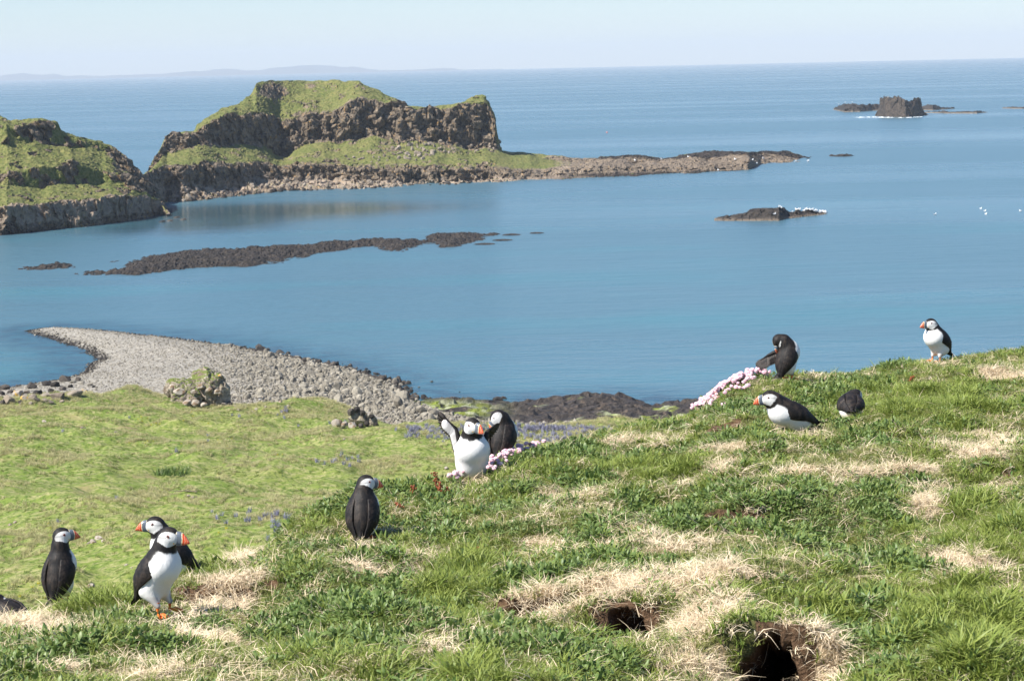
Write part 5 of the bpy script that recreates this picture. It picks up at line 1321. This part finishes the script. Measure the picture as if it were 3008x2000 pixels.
            X_ = ax * stretch; Yo = s * (rs + off) * np.cos(th); Zo = (rd + off) * np.sin(th) + .002
            outer = P3(X_, Yo, Zo); inner = P3(X_, s * (rs - .003) * np.cos(th), (rd - .003) * np.sin(th) + .002)
            VV = np.concatenate([outer.reshape(-1, 3), inner.reshape(-1, 3)]); G_ = gridF(nu, nv); n0 = nu * nv
            rim = []
            bd = [(i_, 0) for i_ in range(nu)] + [(nu - 1, j_) for j_ in range(1, nv)] + [(i_, nv - 1) for i_ in range(nu - 2, -1, -1)] + [(0, j_) for j_ in range(nv - 2, 0, -1)]
            ids = [a * nv + b for a, b in bd]
            for a, b in zip(ids, ids[1:] + ids[:1]): rim.append((a, b, b + n0, a + n0))
            FF = np.concatenate([G_, G_[:, ::-1] + n0, np.array(rim)])
            if s == 1: FF = FF[:, ::-1]
            cc = BLACK * (1 + 1.2 * rng.random()) ; colw = np.tile(BLACK, (len(VV), 1)) * (1 + 1.1 * np.concatenate([(feath / .0016).ravel()] * 2)[:, None] ** 3 * np.array([1.3, 1.05, .9]))
            mk('wing', VV @ RB.T + bc, FF, MP, root, attrs=dict(col=colw, dark=np.ones(len(VV))))
        elif isinstance(mode, dict):
            # spread wing: shoulder, wrist and tip in the bird frame, trailing direction
            S_, W_, T_, tr = [np.array(mode[k], float) for k in ('shoulder', 'wrist', 'tip', 'trail')]; tr /= np.linalg.norm(tr)
            prt = []; cols_ = []
            v, f_ = tube([S_, (S_ * .5 + W_ * .5) + [0, 0, .004], W_, W_ * .6 + T_ * .4, W_ * .2 + T_ * .8], [.013, .010, .0085, .005, .003], 8); prt.append((v, f_)); cols_.append(np.tile(BLACK, (len(v), 1)))
            nrm = np.cross(T_ - S_, tr); nrm /= np.linalg.norm(nrm); nf = 24
            under = mode.get('under', 1)
            for k in range(nf):
                t = k / (nf - 1)
                if t < .45: a0 = S_ + (W_ - S_) * (t / .45); d = tr * 1.0; L_ = .058 * mode.get('fl', 1)
                else:
                    q_ = (t - .45) / .55; a0 = W_ + (T_ - W_) * q_ * .75; dn = (T_ - W_) / np.linalg.norm(T_ - W_); d = tr * (1 - q_) + dn * q_ * 1.15; L_ = (.060 + .014 * math.sin(q_ * PI) - .012 * q_) * mode.get('fl', 1)
                d = d / np.linalg.norm(d); sdv = np.cross(nrm, d); pr = []
                for tt, w_ in ((0, .006), (.35, .0085), (.75, .0075), (1, .002)):
                    c = a0 + d * L_ * tt + nrm * (.0009 * (k % 2)) - nrm * .006 * tt * tt
                    for (e1, e2) in ((-1, 0), (0, .0014), (1, 0), (0, -.0014)): pr.append(c + sdv * w_ * e1 + nrm * e2)
                pr = np.array(pr); i = np.arange(3)[:, None]; j = np.arange(4)[None]
                prt.append((pr, np.stack([i * 4 + j, i * 4 + (j + 1) % 4, (i + 1) * 4 + (j + 1) % 4, (i + 1) * 4 + j], -1).reshape(-1, 4)))
                cols_.append(np.tile(np.array([.06, .052, .046]), (len(pr), 1)))
            # under-wing coverts, pale
            for k in range(11):
                t = k / 10; a0 = S_ * (1 - t) + (W_ * .35 + T_ * .65) * t if t > .5 else S_ + (W_ - S_) * t * 2
                a0 = S_ + (W_ - S_) * min(1, t / .6) if t < .6 else W_ + (T_ - W_) * (t - .6) / .4 * .5
                c = a0 + tr * .017 - nrm * .004 * under; v, f_ = ell((0, 0, 0), (1, 1, 1), ICO2)
                ex = (T_ - S_) / np.linalg.norm(T_ - S_); v = c + v[:, :1] * ex * .019 + v[:, 1:2] * tr * .016 + v[:, 2:] * nrm * .0036
                prt.append((v, f_)); g_ = mode.get('pale', .5); cols_.append(np.tile(np.array([g_, g_ * .95, g_ * .9]), (len(v), 1)) * (.7 + .6 * rng.random()))
            VV, FL = join(prt); Fq = np.concatenate([x_ for x_ in FL if x_.shape[1] == 4]); Ft = np.concatenate([x_ for x_ in FL if x_.shape[1] == 3])
            cw = np.concatenate(cols_); mk('wing', VV, [Fq, Ft], MP, root, attrs=dict(col=cw, dark=sst(.25, .08, cw.mean(-1))))
    return root

def feet(px_, py_, back=0.0):
    P = fgp(px_, py_); 
    return P + np.array([P[0] / P[1] * back, back, -0.004])
puffin(feet(2, 1832, .30), 150, 'black puffin lying low with its back turned at the left edge, cut by the picture', pitch=8, bc=(0, 0, .045), head=(.045, 0, .085), hyaw=120, hpitch=-25, lie=True, legvis=False, sink=.070, scale=.98)
puffin(feet(166, 1796, .25), 72, 'long necked puffin with its back turned, leftmost of the standing ones', pitch=66, bc=(0, 0, .118), head=(.022, -.004, .250), hyaw=-58, hpitch=0, neck=.025, scale=1.08, stretch=1.02, fat=1.0, sink=.022)
puffin(feet(504, 1762, .45), 197, 'puffin partly hidden behind the front one, facing left with white breast', pitch=47, bc=(0, 0, .122), head=(.058, 0, .226), hyaw=-6, hpitch=-3, scale=1.12, sink=.062)
puffin(feet(462, 1820), -30, 'front puffin standing with both orange feet in view, bill to the right', pitch=55, bc=(-.006, 0, .130), head=(.040, .003, .240), hyaw=12, hpitch=-5, neck=.026, scale=1.19, legs=((.010, .036, 28), (.018, -.030, -12)), sink=-.026, fat=1.0)
puffin(feet(1066, 1584), 84, 'lone puffin with its back turned and bill to the right, beside the red spikes', pitch=60, bc=(0, 0, .110), head=(.032, -.010, .220), hyaw=-72, hpitch=-8, scale=1.10, fat=1.06, sink=.004)
puffin(feet(1388, 1416, .1), -84, 'white breasted puffin facing the camera with both wings raised', pitch=66, bc=(0, 0, .106), head=(.046, .003, .220), hyaw=30, hpitch=-8, scale=1.34, fat=1.16, sink=.018,
       wings=(dict(shoulder=(.020, .046, .150), wrist=(.004, .060, .190), tip=(-.008, .086, .208), trail=(-.5, -.10, -.8), under=-1, pale=.20, fl=.6),
              dict(shoulder=(.020, -.046, .150), wrist=(.006, -.058, .205), tip=(.0, -.112, .262), trail=(.15, -.62, -.75), under=-1, pale=.60, fl=.62)))
puffin(feet(1482, 1378, .35), 66, 'dark puffin behind the flapping one, twisting its head back to preen', pitch=56, bc=(0, 0, .122), head=(-.010, .020, .212), hyaw=126, hpitch=-58, hroll=18, scale=1.14, fat=1.14, neck=.032, sink=.03)
puffin(feet(2312, 1126, .12), 42, 'preening puffin beside the thrift, head bent down and one wing held out', pitch=64, bc=(0, 0, .124), head=(-.030, .034, .206), hyaw=188, hpitch=-78, hroll=0, neck=.034, scale=1.16, sink=-.004, fat=1.05,
       wings=(dict(shoulder=(-.012, .045, .150), wrist=(-.050, .085, .128), tip=(-.050, .150, .092), trail=(-.35, -.35, -.85), under=1, pale=.03), 'folded'))
puffin(feet(2318, 1262), 196, 'puffin lying down facing left, white breast in view, below the preening one', pitch=26, bc=(0, 0, .072), head=(.084, 0, .140), hyaw=-8, hpitch=-10, neck=.029, scale=1.30, stretch=1.08, lie=True, legvis=False, sink=.008)
puffin(feet(2498, 1232), 84, 'puffin seen from behind, head hidden, nestled in the green hollow', pitch=10, bc=(0, 0, .070), head=(.062, -.030, .112), hyaw=-10, hpitch=-40, scale=1.12, fat=1.08, lie=True, legvis=False, sink=.004)
puffin(feet(2750, 1060, .05), 214, 'puffin standing side on against the sea at the top right, bill to the left', pitch=50, bc=(0, 0, .120), head=(.050, 0, .212), hyaw=-12, hpitch=-4, neck=.026, scale=1.20, fat=1.06, sink=.008)
